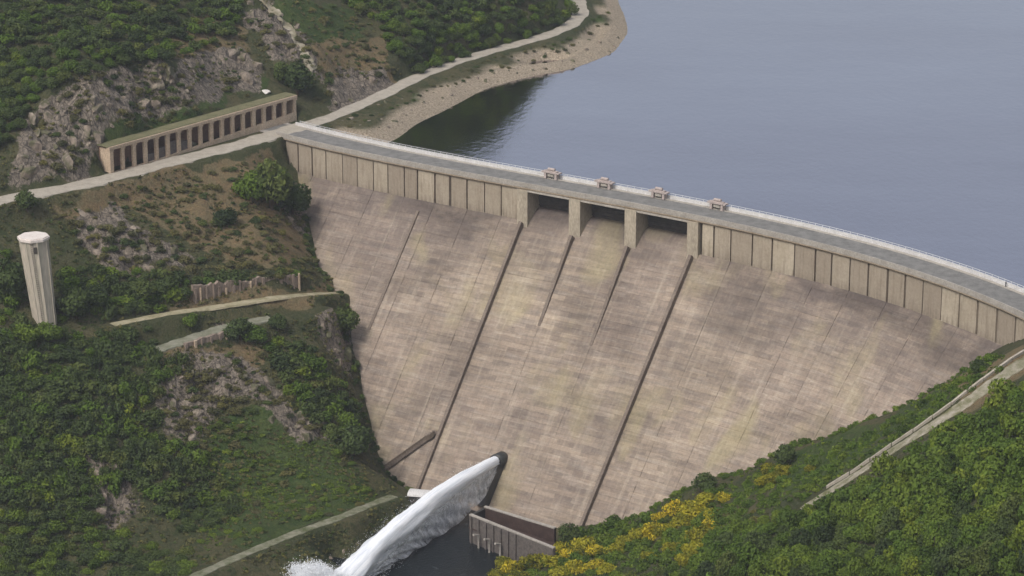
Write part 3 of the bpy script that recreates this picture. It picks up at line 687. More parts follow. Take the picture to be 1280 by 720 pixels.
for layer in range(4):
    V = []; UV = []; n = 60; K = 14
    for i in range(n+1):
        t = .03+.97*i/n; c = make_jetpath(t); hgt = (c.z+.2)*min(1, .55+1.2*t)*(1 if t > .12 else t/.12)
        for k in range(K+1):
            q = k/K; back = -q*q*(9.0*(t))*(.8+.1*layer); V.append(c-OC+jd*back+js_*((layer-1.5)*.9*(1+t)+.5*math.sin(i*.7+k+layer*2)*(t+.2))-Vector((0, 0, q*hgt))); UV.append((q*.9+layer*3.1, i/n*1.1))
    m = MB(); m.add(V, [(i*(K+1)+k, i*(K+1)+k+1, (i+1)*(K+1)+k+1, (i+1)*(K+1)+k) for i in range(n) for k in range(K)], UV); m.build('jet_curtain', cur, jet, True)
def droplets(name, cen, N, size, mat, parent, seed=1):
    r = np.random.default_rng(seed); C_ = cen(r, N); sz = r.uniform(size*.5, size*1.5, (N, 1, 1)); T = np.array([[1, 1, 1], [-1, -1, 1], [-1, 1, -1], [1, -1, -1]])*.6
    Rm = r.normal(size=(N, 3, 3)); Q, _ = np.linalg.qr(Rm); V = C_[:, None]+(T[None]@Q)*sz
    b = (np.arange(N)*4)[:, None, None]; F = b+np.array([[0, 1, 2], [0, 3, 1], [0, 2, 3], [1, 3, 2]])[None]
    return link(name, npmesh(name, V.reshape(-1, 3), F.reshape(-1, 3)), parent, mat)
def jetcloud(r, N):
    t = r.uniform(.02, 1.03, N)**.8; C_ = np.array([make_jetpath(x) for x in t])-np.array(OC); sp = (1.5+4.2*t)[:, None]
    return C_+r.normal(size=(N, 3))*sp*.42-np.stack([0*t, 0*t, np.abs(r.normal(size=N))*3.5*t], 1)
o = droplets('jet_droplets', jetcloud, 42000, .075, M['foam'], jet, 3); o['kind'] = 'stuff'
SPC = at(385, 722, 3)
pc = [(rx, ry, rz, rr) for rx, ry, rz, rr in ((-3, 0, 2.4, 3.2), (1.5, -2, 3.2, 3.8), (5, -3, 2.6, 3.4), (-6.5, -2, 1.4, 2.4), (8.5, -5, 2.0, 3.2), (3, 2, 1.6, 3.0), (-1, -6, 2.4, 3.4), (11.5, -6, 1.6, 2.6))]
def spray(r, N):
    k = r.integers(0, len(pc), N); cc = np.array(pc)[k]; d = r.normal(size=(N, 3)); d /= np.linalg.norm(d, axis=1)[:, None]; rad = cc[:, 3:4]*(r.uniform(0, 1, (N, 1))**.5)*(1+.25*r.normal(size=(N, 1)))
    q = cc[:, :3]+d*rad; q[:, 2] = np.abs(q[:, 2]); return q
sp_o = empty('spray_cloud', tuple(SPC-np.array([0, 0, 2.0]))); tag(sp_o, 'billowing white spray where the jet strikes the river', 'spray')
o = droplets('droplets', spray, 105000, .12, M['foam'], sp_o, 4); o['kind'] = 'stuff'


# ---------------------------------------------------------------- outlet works at the toe
hp = [at(606, 633, 8), at(694, 660, 8), at(693, 684, 8), at(588, 642, 8)]
ow = empty('outlet_works', (*hp[3][:2], 0)); tag(ow, 'low stone outlet platform with pale copings at the foot of the dam', 'outlet works')
OW = Vector(ow.location)
def wall(m, a, b, th, z0, z1, mid=False):
    a = Vector(a[:2]); b = Vector(b[:2]); d = b-a; c = (a+b)/2; m.box((c.x-OW.x, c.y-OW.y, (z0+z1)/2), (d.length, th, z1-z0), math.atan2(d.y, d.x)); return m
wall(MB(), hp[3], hp[2], .9, -4, 7.6).build('front_wall', M['stone'], ow)
wall(MB(), hp[3], hp[2], .95, 7.6, 7.95).build('front_coping', M['coping'], ow)
wall(MB(), hp[0], hp[1], .9, 2, 7.8).build('rear_wall', M['brownc'], ow)
wall(MB(), hp[0], hp[1], 1.0, 7.8, 8.15).build('rear_coping', M['coping'], ow)
wall(MB(), hp[3], hp[0], .9, -4, 7.5).build('end_wall', M['wet'], ow)
wall(MB(), (hp[3]+hp[0])/2, (hp[2]+hp[1])/2, 8, 3.6, 4.0).build('floor_slab', M['brownc'], ow)
fdv = (hp[2]-hp[3]); fdv = fdv/np.hypot(*fdv[:2]); fo = np.array([fdv[1], -fdv[0], 0]); fo = fo if fo[1] < 0 else -fo
for i in range(7):
    q = hp[3]+fdv*(1.0+i*3.0)+fo*.65; MB().box((q[0]-OW.x, q[1]-OW.y, 2.3), (.6, .5, 10.4), math.atan2(fdv[1], fdv[0])).build('pilaster', M['stone'], ow)
for i in range(3):
    q = hp[3]+fdv*(5.0+i*4.4)+fo*1.6; MB().tube([(q[0]-OW.x, q[1]-OW.y, -1), (q[0]-OW.x, q[1]-OW.y, 3.4), (q[0]-OW.x+fo[0]*2, q[1]-OW.y+fo[1]*2, 4.0)], .34, 8).build('vent_pipe', M['coping'], ow)
q = at(527, 628, 2.2)
vh = empty('valve_house', (q[0], q[1], 0), math.atan2(fdv[1], fdv[0])*.3); tag(vh, 'small dark valve house with a pale arched roof left of the jet', 'valve house')
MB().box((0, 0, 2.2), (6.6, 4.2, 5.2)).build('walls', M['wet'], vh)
m = MB(); V = []
for x in (-3.7, 3.7):
    for k in range(9):
        a = math.pi*k/8; V.append((x, -2.5*math.cos(a), 4.8+1.1*math.sin(a)))
m.add(V, [(k, k+1, 9+k+1, 9+k) for k in range(8)]+[(8, 0, 9, 17), tuple(range(9))[::-1], tuple(range(9, 18))]); m.build('roof', M['parapet'], vh)
for x in (-1.7, 1.2): MB().box((x, -2.13, 2.6), (1.5, .12, 2.2)).build('doorway', M['steel'], vh)

# ---------------------------------------------------------------- colonnade by the road
cl = empty('ruined_colonnade', (F0[0], F0[1], 80), math.atan2(fd[1], fd[0])); tag(cl, 'long roofless-looking concrete colonnade with dark openings beside the road', 'colonnade')
cl['label'] = 'long concrete colonnade with seventeen dark openings beside the road'
NP = 18; H = 8.4
def plinth(u): return .1+2.6*max(0, (u/FL-.25)/.75)
MB().box((FL/2, .5, H-.5), (FL+.8, 1.3, 1.0)).build('top_beam', M['arcade'], cl)
MB().box((FL/2, 2.9, H+.02), (FL+1.0, 4.9, .35)).build('roof_slab', M['roof'], cl)
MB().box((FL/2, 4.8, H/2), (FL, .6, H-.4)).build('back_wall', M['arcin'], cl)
for u in (0.3, FL-.3): MB().box((u, 2.7, H/2-.3), (.6, 4.0, H-.9)).build('end_wall', M['arcade'], cl)
m = MB(); V = [(0, 0, -.6), (FL, 0, -.6), (FL, 1.0, -.6), (0, 1.0, -.6), (0, 0, plinth(0)), (FL*.25, 0, plinth(0)), (FL, 0, plinth(FL)), (FL, 1, plinth(FL)), (FL*.25, 1, plinth(0)), (0, 1, plinth(0))]
m.add(V, [(0, 1, 6, 5, 4), (2, 3, 9, 8, 7), (1, 2, 7, 6), (3, 0, 4, 9), (4, 5, 8, 9), (5, 6, 7, 8), (3, 2, 1, 0)]); m.build('plinth', M['arcade'], cl)
pw = 1.3
for i, hh in ((3, 2.6), (4, 3.6), (5, 4.4), (6, 3.2)):
    u = .6+(FL-1.2)*(i+.5)/(NP-1); MB().box((u, 1.2, plinth(u)+hh/2-.3), ((FL-1.2)/(NP-1)-1.1, .7, hh)).build('infill_panel', M['stone'], cl)
for i in range(NP):
    u = .6+(FL-1.2)*i/(NP-1); z0 = plinth(u)-.2
    MB().box((u, .5, (z0+H-1.1)/2+.02), (pw*(.8+.35*random.random()), .95, H-1.1-z0)).build('pillar', M['arcade'], cl)
    MB().box((u, .45, H-1.35), (pw+.5, 1.08, .5)).build('capital', M['arcade'], cl)

# ---------------------------------------------------------------- retaining walls with pilasters
def retwall(name, p0, p1, z, h, nbay, label):
    if z is None: a = hit(*p0)[0]; b = hit(*p1)[0]
    else: a = at(*p0, z); b = at(*p1, z)
    t = empty(name, tuple(a), math.atan2(b[1]-a[1], b[0]-a[0])); L = float(np.hypot(*(b-a)[:2])); dz = float(b[2]-a[2]); tag(t, label, 'retaining wall')
    m = MB(); V = []
    ns = nbay*2
    for i in range(ns+1):
        x = L*i/ns; hj = h*(.72+.3*random.random())
        for y, zz in ((0, -2), (0+.15*random.random(), hj), (1.2, hj), (1.2, -2)): V.append((x, y, zz+dz*x/L))
    m.add(V, [(i*4+k, (i+1)*4+k, (i+1)*4+(k+1) % 4, i*4+(k+1) % 4) for i in range(ns) for k in range(4)]+[(0, 1, 2, 3), (ns*4+3, ns*4+2, ns*4+1, ns*4)]); m.build('wall', M['rwall'], t)
    for i in range(nbay+1):
        x = L*(i+.5*random.random())/(nbay+.5); hh = h*(.55+.4*random.random()); MB().box((x, -.16, hh/2-1+dz*x/L), (.35+.6*random.random(), .5, hh+2)).build('pilaster', M['arcade'] if i % 4 == 1 else M['rwall'], t)
    return t
retwall('stone_retaining_wall', (42, 227), (116, 212), 80, 4.2, 9, 'low stone retaining wall with pale pilasters left of the colonnade')
retwall('stone_retaining_wall', (242, 380), (376, 362), None, 5.6, 17, 'pale streaked stone retaining wall just above the lower ledge path')
retwall('stone_retaining_wall', (232, 438), (285, 424), None, 2.0, 5, 'pinkish grey masonry ledge wall below the lower ledge path')

# ---------------------------------------------------------------- tower
tb = hit(57, 404)[0]; ttop = at(39, 284, tb[2]+26.0)
tw = empty('surge_tower', (tb[0], tb[1], tb[2]-1.5)); tag(tw, 'tall pale concrete shaft tower with a flat white cap on the left slope', 'tower')
lean = Vector((-2.2, 0, 0)); HT = 26.5; m = MB(); V = []; UV = []
for i in range(9):
    t = i/8; r_ = 3.25+.95*t
    for k in range(8):
        a = 2*math.pi*(k+.5)/8; V.append((lean.x*t+math.cos(a)*r_, math.sin(a)*r_, HT*t))
m.add(V, [(i*8+k, i*8+(k+1) % 8, (i+1)*8+(k+1) % 8, (i+1)*8+k) for i in range(8) for k in range(8)]+[tuple(range(8))[::-1], tuple(64+k for k in range(8))]); m.build('shaft', M['tower'], tw)
for i in range(8):
    a = 2*math.pi*(i+.5)/8; mm = MB(); mm.tube([(math.cos(a)*3.3, math.sin(a)*3.3, 0), (lean.x+math.cos(a)*4.25, math.sin(a)*4.25, HT-.1)], .14, 4); mm.build('corner_rib', M['tower'], tw)
mm = MB(); mm.tube([(lean.x, 0, HT), (lean.x, 0, HT+.7)], 4.7, 8); mm.build('cap_slab', M['towercap'], tw)
mm = MB(); mm.tube([(lean.x, 0, HT+.7), (lean.x, 0, HT+.95)], 4.3, 8); mm.build('cap_rim', M['towercap'], tw)

lm = MB(); xa, xb = -.3, .3
for zz_ in np.arange(3, HT-.5, .6): lm.box((lean.x*zz_/HT, -(3.25+.95*zz_/HT)*.93-.25, zz_), (.6, .06, .06))
for xx_ in (xa, xb): lm.tube([(xx_, -3.3, 2.5), (lean.x+xx_, -4.2, HT)], .05, 4)
lm.build('ladder', M['steel'], tw)
MB().box((lean.x*.93+.9, -3.85, HT-2.4), (1.0, .25, 1.9)).build('door', M['steel'], tw)

# ---------------------------------------------------------------- low kerb wall along the right hand track
Q = ROADS['trackr'][0][6:58]; D = np.gradient(Q[:, :2], axis=0); D /= np.hypot(*D.T)[:, None]; Nn = np.c_[D[:, 1], -D[:, 0]]
side = 1 if Nn[20, 1] > 0 else -1
kw = empty('track_wall', (Q[0, 0], Q[0, 1], 0)); tag(kw, 'low pale wall running down the dam side of the right bank track', 'low wall')
seg = 4
for i in range(0, len(Q)-seg, seg):
    a = Q[i]; b = Q[i+seg]; na = Nn[i]*side*3.3; nb = Nn[i+seg]*side*3.3
    pa = np.array([a[0]+na[0], a[1]+na[1]]); pb = np.array([b[0]+nb[0], b[1]+nb[1]]); c = (pa+pb)/2; L = np.hypot(*(pb-pa)); z = (a[2]+b[2])/2
    m = MB(); dv = (pb-pa)/L; pv = np.array([-dv[1], dv[0]])*.3; V = []
    for P_, zz in ((pa+dv*.12, a[2]), (pb-dv*.12, b[2])):
        for sg, hh in ((-1, -1.2), (1, -1.2), (1, .75), (-1, .75)): V.append((P_[0]+pv[0]*sg-Q[0, 0], P_[1]+pv[1]*sg-Q[0, 1], zz+hh))
    m.add(V, [(0, 1, 5, 4), (1, 2, 6, 5), (2, 3, 7, 6), (3, 0, 4, 7), (3, 2, 1, 0), (4, 5, 6, 7)]); m.build('wall_segment', M['road'], kw)

# ---------------------------------------------------------------- rocks
def rock_mesh(seed, tall=1.0):
    import bmesh
    bm = bmesh.new(); bmesh.ops.create_icosphere(bm, subdivisions=3, radius=1); r = random.Random(seed)
    planes = [(Vector((r.gauss(0, 1), r.gauss(0, 1), r.gauss(0, .7))).normalized(), r.uniform(.5, .85)) for _ in range(14)]
    for v in bm.verts:
        c = v.co.copy()
        for nrm, dd_ in planes:
            e = c.dot(nrm)-dd_
            if e > 0: c -= nrm*e
        c *= 1+.10*(r.random()-.5); v.co = Vector((c.x*1.25, c.y, c.z*tall))
    me = bpy.data.meshes.new('rock'); bm.to_mesh(me); bm.free(); me.materials.append(M['rock']); return me
RK = [rock_mesh(i, .8+.12*i) for i in range(6)]
def sample(polys, n, mind, seed):
    r = random.Random(seed); out = []; tries = 0
    bx = [(min(p[0] for p in q), max(p[0] for p in q), min(p[1] for p in q), max(p[1] for p in q)) for q in polys]; ar = [(b[1]-b[0])*(b[3]-b[2]) for b in bx]
    while len(out) < n and tries < n*40:
        tries += 1; k = r.choices(range(len(polys)), ar)[0]; b = bx[k]; x = r.uniform(b[0], b[1]); y = r.uniform(b[2], b[3])
        if not inpoly(np.array([x]), np.array([y]), polys[k])[0]: continue
        if any((x-u)**2+(y-v)**2 < mind*mind for u, v in out): continue
        out.append((x, y))
    return out
def put_rocks(polys, n, mind, smin, smax, seed, label, group):
    r = random.Random(seed)
    for x, y in sample(polys, n, mind, seed):
        p = hit(x, y)[0]
        if np.isnan(p[0]): continue
        o = link('rock_outcrop', r.choice(RK)); s = r.uniform(smin, smax); o.scale = (s, s*.8, s*r.uniform(.6, 1.1)); o.location = (p[0], p[1], p[2]-.45*s)
        o.rotation_euler = (r.uniform(-.3, .3), r.uniform(-.3, .3), r.uniform(0, 6.28)); tag(o, label, 'rock', group)
put_rocks([ROCKP[0]], 46, 11, 1.0, 3.4, 11, 'jagged grey rock outcrop on the cliff above the colonnade', 'rocks above the colonnade')
put_rocks([ROCKP[1], ROCKP[6]], 18, 10, 1.0, 2.8, 12, 'grey rock outcrop on the dry slope below the road', 'rocks below the road')
put_rocks([ROCKP[2]], 22, 12, .9, 2.6, 13, 'pinkish rock outcrop on the slope below the ledge wall', 'rocks below the ledge')
put_rocks([ROCKP[3], ROCKP[5]], 14, 10, 1.2, 2.6, 14, 'pale rock beside the left foot of the dam', 'rocks by the left abutment')
put_rocks([ROCKP[4], ROCKP[7]], 14, 10, 1.0, 2.4, 15, 'pale rock in the gully behind the colonnade', 'rocks in the gully')
put_rocks([[(395,148),(480,128),(620,90),(760,40),(780,50),(770,66),(700,85),(600,108),(480,165)]], 60, 9, .5, 1.4, 16, 'pale boulder on the sandy shore of the reservoir', 'boulders on the shore')
put_rocks([[(405,690),(590,640),(600,720),(560,720),(410,720)]], 14, 12, .7, 1.6, 17, 'dark boulder at the edge of the river pool', 'boulders by the pool')
p = at(331, 116, 88.6); o = link('white_boulder', RK[2]); o.scale = (2.2, 1.4, 1.0); o.location = tuple(p); m_ = simple('white_rock', (.62, .58, .54), (.74, .7, .66), 1); tag(o, 'white boulder lying on the roof end of the colonnade', 'boulder')
o.data = RK[2].copy(); o.data.materials.clear(); o.data.materials.append(m_)
for k, (x, y) in enumerate(((212, 190), (224, 188), (236, 184))):
    p = at(x, y, 80); o = link('rubble_heap', RK[k]); o.scale = (3.0, 1.6, 1.9); o.location = tuple(p); tag(o, 'grey heap of rubble in front of the colonnade openings', 'rubble', 'rubble heaps before the colonnade')

# ---------------------------------------------------------------- vegetation
def crown(seed, nleaf, lobes, leaf, zs=.85, low=0.):
    r = np.random.default_rng(seed); L = r.normal(size=(lobes, 3)); L /= np.linalg.norm(L, axis=1)[:, None]; L *= r.uniform(.35, .68, (lobes, 1)); L[:, 2] = np.abs(L[:, 2])*.9
    L = np.vstack([L, [[0, 0, .3]]]); rad = np.r_[r.uniform(.30, .48, lobes), .55]; br = r.uniform(0, 1, lobes+1)
    k = r.choice(lobes+1, nleaf, p=rad**2/(rad**2).sum()); d = r.normal(size=(nleaf, 3)); d /= np.linalg.norm(d, axis=1)[:, None]
    c = L[k]+d*rad[k][:, None]*(r.uniform(.72, 1.12, (nleaf, 1))); c[:, 2] = np.maximum(c[:, 2]*zs, low-.1)
    nrm = d+r.normal(size=(nleaf, 3))*.6; nrm /= np.linalg.norm(nrm, axis=1)[:, None]; a = np.cross(nrm, r.normal(size=(nleaf, 3))); a /= np.linalg.norm(a, axis=1)[:, None]; b = np.cross(nrm, a)
    sz = leaf*r.uniform(.6, 1.4, (nleaf, 1)); V = np.stack([c-a*sz, c-b*sz*.6, c+a*sz, c+b*sz*.6], 1).reshape(-1, 3)
    F = np.arange(nleaf*4).reshape(-1, 4); t = np.clip(br[k]*.65+r.uniform(0, .35, nleaf), 0, 1); col = np.repeat(np.stack([t, t*0, t*0, np.ones(nleaf)], 1), 4, 0)
    return V, F, col
def cmesh(name, cr, mat):
    me = npmesh(name, cr[0], cr[1], False, col=cr[2]); me.materials.append(mat); return me
CR = [crown(i, 1700, 10, .085, .95, -.4) for i in range(6)]; CRL = [crown(20+i, 480, 9, .125, .9, -.3) for i in range(6)]; CRW = [crown(40+i, 1200, 12, .085, .68) for i in range(4)]
TR = [cmesh('tree_crown', c, M['leaf']) for c in CR]; TRB = [cmesh('tree_crown', c, M['leafb']) for c in CR]; TRD = [cmesh('tree_crown', c, M['leafd']) for c in CR]
SHD = [cmesh('shrub', c, M['leafd']) for c in CRW]; SHO = [cmesh('shrub', c, M['leafo']) for c in CRW]; SHB = [cmesh('shrub', c, M['leafb']) for c in CRW]; BRM = [cmesh('broom', c, M['broom']) for c in CRW]
def trunk_mesh(seed):
    r = random.Random(seed); m = MB(); top = Vector((r.uniform(-.15, .15), r.uniform(-.15, .15), .75)); m.tube([(0, 0, -.9), (top.x*.3, top.y*.3, 0), top], [.10, .075, .03], 7)
    for k in range(4):
        a = k*1.6+r.random(); m.tube([(top.x*.4, top.y*.4, .05+.1*k), (math.cos(a)*.4, math.sin(a)*.4, .35+.08*k)], [.045, .015], 5)
    me = bpy.data.meshes.new('trunk'); me.from_pydata([tuple(v) for v in m.v], [], m.f); me.materials.append(M['bark']); return me
TK = [trunk_mesh(i) for i in range(3)]
stuff = {}
def add_stuff(key, cr, p, s, rz, sz=1):
    c_, s_2 = math.cos(rz), math.sin(rz); V = cr[0]*np.array([s, s, s*sz]); V = np.stack([V[:, 0]*c_-V[:, 1]*s_2, V[:, 0]*s_2+V[:, 1]*c_, V[:, 2]], 1)+np.array(p); cc_ = cr[2].copy(); cc_[:, 1] = random.random(); stuff.setdefault(key, []).append((V, cc_))
def tree(p, r_, h, crm, rnd, label, group=None, name='tree', cat='tree'):
    t = empty(name, (p[0], p[1], p[2]-.2), rnd.uniform(0, 6.28)); t.scale = (r_, r_, r_*h); tag(t, label, cat, group)
    c = link('crown', crm, t); c.location = (0, 0, .55); k = link('trunk', rnd.choice(TK), t); k.location = (0, 0, .45); return t
def shrub(p, r_, h, me, rnd, label, group, cat='shrub', name='shrub'):
    o = link(name, me); o.location = (p[0], p[1], p[2]-.05*r_); o.scale = (r_, r_*rnd.uniform(.85, 1.1), r_*h); o.rotation_euler = (0, 0, rnd.uniform(0, 6.28)); tag(o, label, cat, group); return o
def szw(q, a, b):
    u = (q-a)/(b-a); return 'small ' if u < .3 else 'big ' if u > .72 else ''
def scatter(polys, n, mind, rmin, rmax, seed, meshes, label, group, nind, kind='shrub', skey=None, h=(.8, 1.2), hold=.0):
    rnd = random.Random(seed); pts = sample(polys, n, mind, seed); pts.sort(key=lambda q: -q[1]); cnt = 0
    order = list(range(len(pts)))
    for i in order:
        x, y = pts[i]; p = hit(x, y+4)[0]
        if np.isnan(p[0]): continue
        if float(hold) and fbm(np.array([p[0]/14.]), np.array([p[1]/14.]), 3, seed)[0] < hold: continue
        rr = rnd.uniform(rmin, rmax); hh = rnd.uniform(*h)
        if cnt < nind:
            cnt += 1
            if kind == 'tree': tree(p, rr, hh, rnd.choice(meshes), rnd, szw(rr, rmin, rmax)+(label(x, y) if callable(label) else label), group)
            else: shrub(p, rr, hh, rnd.choice(meshes), rnd, szw(rr, rmin, rmax)+(label(x, y) if callable(label) else label), group)
        else: add_stuff(skey, rnd.choice(CRL), p+np.array([0, 0, (.5*rr if kind == 'tree' else 0)]), rr, rnd.uniform(0, 6.28), hh)
PF = [(1280,485),(1300,720),(860,735),(885,690),(930,655),(1000,650),(1060,625),(1120,580),(1200,535),(1240,505)]
scatter([PF], 430, 11.5, 2.0, 4.3, 21, TR+TRB+TRD, lambda x, y: 'green tree in the lower right wood, '+('close below the hillside track' if y < 560+(1280-x)*.42 else 'along its bottom edge' if y > 690 else 'at its right end' if x > 1200 else 'in its middle' if x > 1010 else 'near the yellow broom'), 'trees of the lower right wood', 150, 'tree', 'wood', (.85, 1.5))
PB = [(430,0),(470,30),(505,78),(520,92),(600,62),(700,32),(718,12),(712,-8),(690,-70),(560,-110),(430,-60)]
scatter([PB], 430, 9, 2.0, 3.4, 22, TRD+TR, lambda x, y: 'dark green tree behind the lakeside road, '+('near the road bend' if x > 640 else 'at the roadside edge of the wood' if y > 92-(x-520)*.3-22 else 'by the bare spur ridge' if x < 510 else 'deep in the wood'), 'trees behind the lakeside road', 60, 'tree', 'wood_far', (.8, 1.15))
PA = [(-10,-10),(300,-10),(290,45),(240,70),(180,75),(105,92),(50,118),(25,165),(-10,190)]
scatter([PA], 300, 10, 2.1, 3.6, 23, TRD+TRD+TR, lambda x, y: 'dark green tree on the hill above the colonnade, '+('at far left' if x < 70 else 'just over the grey cliff' if y > 60 else 'near the top edge of the photo' if y < 25 else 'in the middle of the slope'), 'trees on the upper left hillside', 60, 'tree', 'wood_up', (.7, 1.05))
scatter([[(1300,485),(1300,760),(1480,800),(1480,420)], [(860,745),(1300,745),(1300,900),(800,860)]], 260, 15, 2.8, 4.8, 61, TR, '', '', 0, 'tree', 'wood', (.85, 1.4))
PM = [[(0,300),(18,330),(30,400),(45,440),(0,440)], [(70,330),(105,335),(240,345),(380,340),(250,355),(200,385),(140,395),(75,400)], [(0,420),(190,410),(200,470),(190,560),(120,560),(80,600),(0,720)], [(0,560),(110,560),(130,660),(240,690),(230,720),(0,720)], [(330,420),(385,430),(450,510),(450,560),(420,545),(370,510)], [(190,540),(250,570),(300,640),(230,670),(170,600)], [(0,440),(240,450),(190,480),(200,600),(0,650)]]
scatter(PM, 560, 9, 1.8, 4.3, 24, SHD+SHB+SHD, lambda x, y: 'dark bush on the left valley slope, '+('beside the dam edge' if x > 320 else 'near the foot of the tower' if x < 140 and y < 470 else 'below the rock band' if y > 560 and x > 170 else 'at the bottom left corner' if y > 600 else 'under the ledge path'), 'bushes on the left valley slope', 110, 'shrub', 'scrub', (.6, 1.3), .20)
scatter([[(255,520),(420,560),(470,600),(450,630),(250,680),(220,600)]], 120, 11, 1.2, 2.5, 25, SHB+SHO+SHB, 'bright green bush low on the slope left of the jet', 'bright bushes left of the jet', 40, 'shrub', 'bright', (.45, .8), .36)
scatter([[(60,262),(340,195),(390,300),(400,350),(150,345),(90,300)], [(240,20),(320,0),(440,0),(500,90),(400,130),(340,60)], [(30,150),(110,92),(320,75),(330,110),(60,225)], [(180,440),(400,440),(420,540),(200,540)], [(140,175),(200,150),(330,108),(300,112)]], 620, 7, .7, 2.6, 26, SHO+SHO+SHD, lambda x, y: 'olive bush among the rocks of the left bank, '+('above the colonnade' if y < 180 and x < 335 else 'by the gully behind the colonnade' if y < 150 else 'on the dry slope below the road' if y < 350 else 'below the ledge wall'), 'olive bushes on the left bank', 50, 'shrub', 'heath', (.5, 1.0), .38)
scatter([[(1240,445),(1250,460),(1100,560),(1000,625),(930,660),(880,670),(760,680),(760,665),(830,640),(900,605),(990,578),(1100,535)]], 170, 8.5, 1.0, 2.7, 27, SHO+SHB+SHD, 'green bush between the dam face and the right bank track', 'bushes between the dam and the track', 50, 'shrub', 'verge', (.7, 1.1))
scatter([[(405,158),(480,122),(620,68),(700,48),(740,20),(768,8),(765,25),(700,66),(590,95),(500,130),(440,158)]], 90, 8, .6, 1.7, 28, SHO+SHD, 'low bush between the lakeside road and the shore', 'bushes above the shore', 20, 'shrub', 'shore', (.5, .9))
scatter([[(740,660),(860,640),(930,640),(900,680),(870,720),(620,720),(690,690)]], 130, 9, 1.9, 3.2, 29, SHB+SHD, 'green bush among the yellow broom at the right foot of the dam', 'green bushes among the broom', 30, 'shrub', 'verge', (.8, 1.2))
# yellow broom, one by one
rnd = random.Random(31)
for x, y, s in [(868,640,2.6),(882,628,2.2),(855,655,2.3),(890,648,1.9),(868,690,2.1),(858,702,1.8),(820,668,2.3),(800,672,2.1),(835,664,1.8),(730,684,2.4),(715,695,2.0),(745,692,1.8),(968,600,1.9),(980,592,1.7),(955,604,1.4),(640,714,2.2),(665,708,2.3),(690,706,1.9),(620,722,1.8),(760,716,1.9),(650,724,2.0),(700,718,1.8),(810,700,1.4),(1012,588,1.0),(845,640,2.2),(875,672,2.4),(890,660,1.8),(785,680,2.2),(770,690,1.8),(700,690,2.0),(680,700,1.8),(720,712,2.2),(745,708,1.6),(630,705,1.7),(905,625,1.6),(842,688,1.7),(960,590,1.6),(825,650,1.5)]:
    p = hit(x, y+3)[0]; shrub(p+np.array([0, 0, .9]), s*1.95, rnd.uniform(.9, 1.25), rnd.choice(BRM), rnd, 'yellow flowering broom bush '+('beside the dark round tree against the dam' if x > 930 else 'high in the broom thicket by the wood' if x > 840 and y < 670 else 'low in the broom thicket by the wood' if x > 840 else 'below the right spillway wall' if x > 760 else 'right of the outlet platform' if x > 695 and y < 700 else 'in front of the outlet platform at the bottom edge'), 'yellow broom bushes', 'broom bush', 'broom_bush')
for x, y, s_, me_ in [(604,712,1.9,SHD[0]),(622,706,1.6,SHO[1]),(642,708,1.9,SHB[0]),(662,704,1.7,SHD[2]),(684,698,1.8,SHB[1]),(590,722,1.7,SHD[1])]:
    p = hit(x, y)[0]; shrub(p, s_*1.3, .9, me_, rnd, 'low green bush crowding the front wall of the outlet platform', 'bushes before the outlet platform')
# trees that stand out
for x, y, r_, h, me, lb in [
    (338, 262, 6.0, 1.25, TRD[0], 'large dark green tree under the left end of the dam crest'),
    (365, 270, 4.4, 1.25, TRD[1], 'green tree touching the upper left edge of the dam'),
    (315, 256, 4.0, 1.25, TR[3], 'green tree left of the large tree below the road'),
    (428, 420, 4.0, 1.15, TRD[2], 'rounded dark tree standing against the left edge of the dam'),
    (442, 568, 4.6, .95, TRD[2], 'round dark bushy tree beside the lower left edge of the dam'),
    (432, 540, 3.0, 1.0, TR[4], 'smaller green tree just above the round bushy tree'),
    (34, 268, 2.9, 1.0, TRD[0], 'small dark tree above the pale tower by the road'),
    (284, 285, 3.0, 1.0, TRD[1], 'dark tree on the dry slope below the road'),
    (372, 118, 4.6, 1.1, TRD[3], 'dark tree behind the right end of the colonnade'),
    (352, 100, 3.0, 1.0, TRD[4], 'smaller dark tree on the hill behind the colonnade end'),
    (709, 682, 2.6, 1.25, TRD[1], 'small dark upright tree at the right end of the outlet platform'),
    (982, 584, 2.8, 1.1, TRD[2], 'dark round tree beside the yellow broom against the dam face'),
    (880, 615, 3.0, .9, TRD[0], 'dark tree at the edge of the dam face above the broom'),
    (1222, 466, 1.8, 1.0, TRD[3], 'small dark bushy tree near the right end of the dam'),
    (300, 425, 3.6, .8, TRD[4], 'dark spreading tree on the edge of the old ledge'),
    (322, 428, 3.2, .8, TR[0], 'green spreading tree right of the dark one on the old ledge'),
    (240, 412, 2.2, .8, TR[1], 'green bushy tree below the middle of the ledge path'),
    (348, 415, 2.2, 1.2, TRD[0], 'narrow dark tree right of the two spreading trees on the ledge'),
    (95, 400, 4.2, 1.1, TRD[2], 'dark tree immediately right of the pale tower'),
    (8, 372, 4.6, 1.2, TRD[1], 'tall dark tree immediately left of the pale tower'),
    (120, 385, 3.4, 1.0, TRD[3], 'dark green tree between the tower and the ledge path'),
    (60, 425, 3.2, .8, TRB[1], 'bright green tree in front of the foot of the tower'),
    (30, 430, 3.4, .8, TRB[2], 'bright green tree left of the foot of the tower'),
    (210, 370, 3.0, .8, TRD[4], 'dark tree at the left end of the streaked retaining wall'),
    (180, 372, 3.2, .8, TRD[0], 'dark tree above the left end of the ledge path'),
    (768, 663, 2.2, 1.0, TR[3], 'green tree at the foot of the right spillway wall')]:
    p = hit(x, y)[0]
    if np.isnan(p[0]): continue
    tree(p, r_*1.5, h, me, rnd, lb)
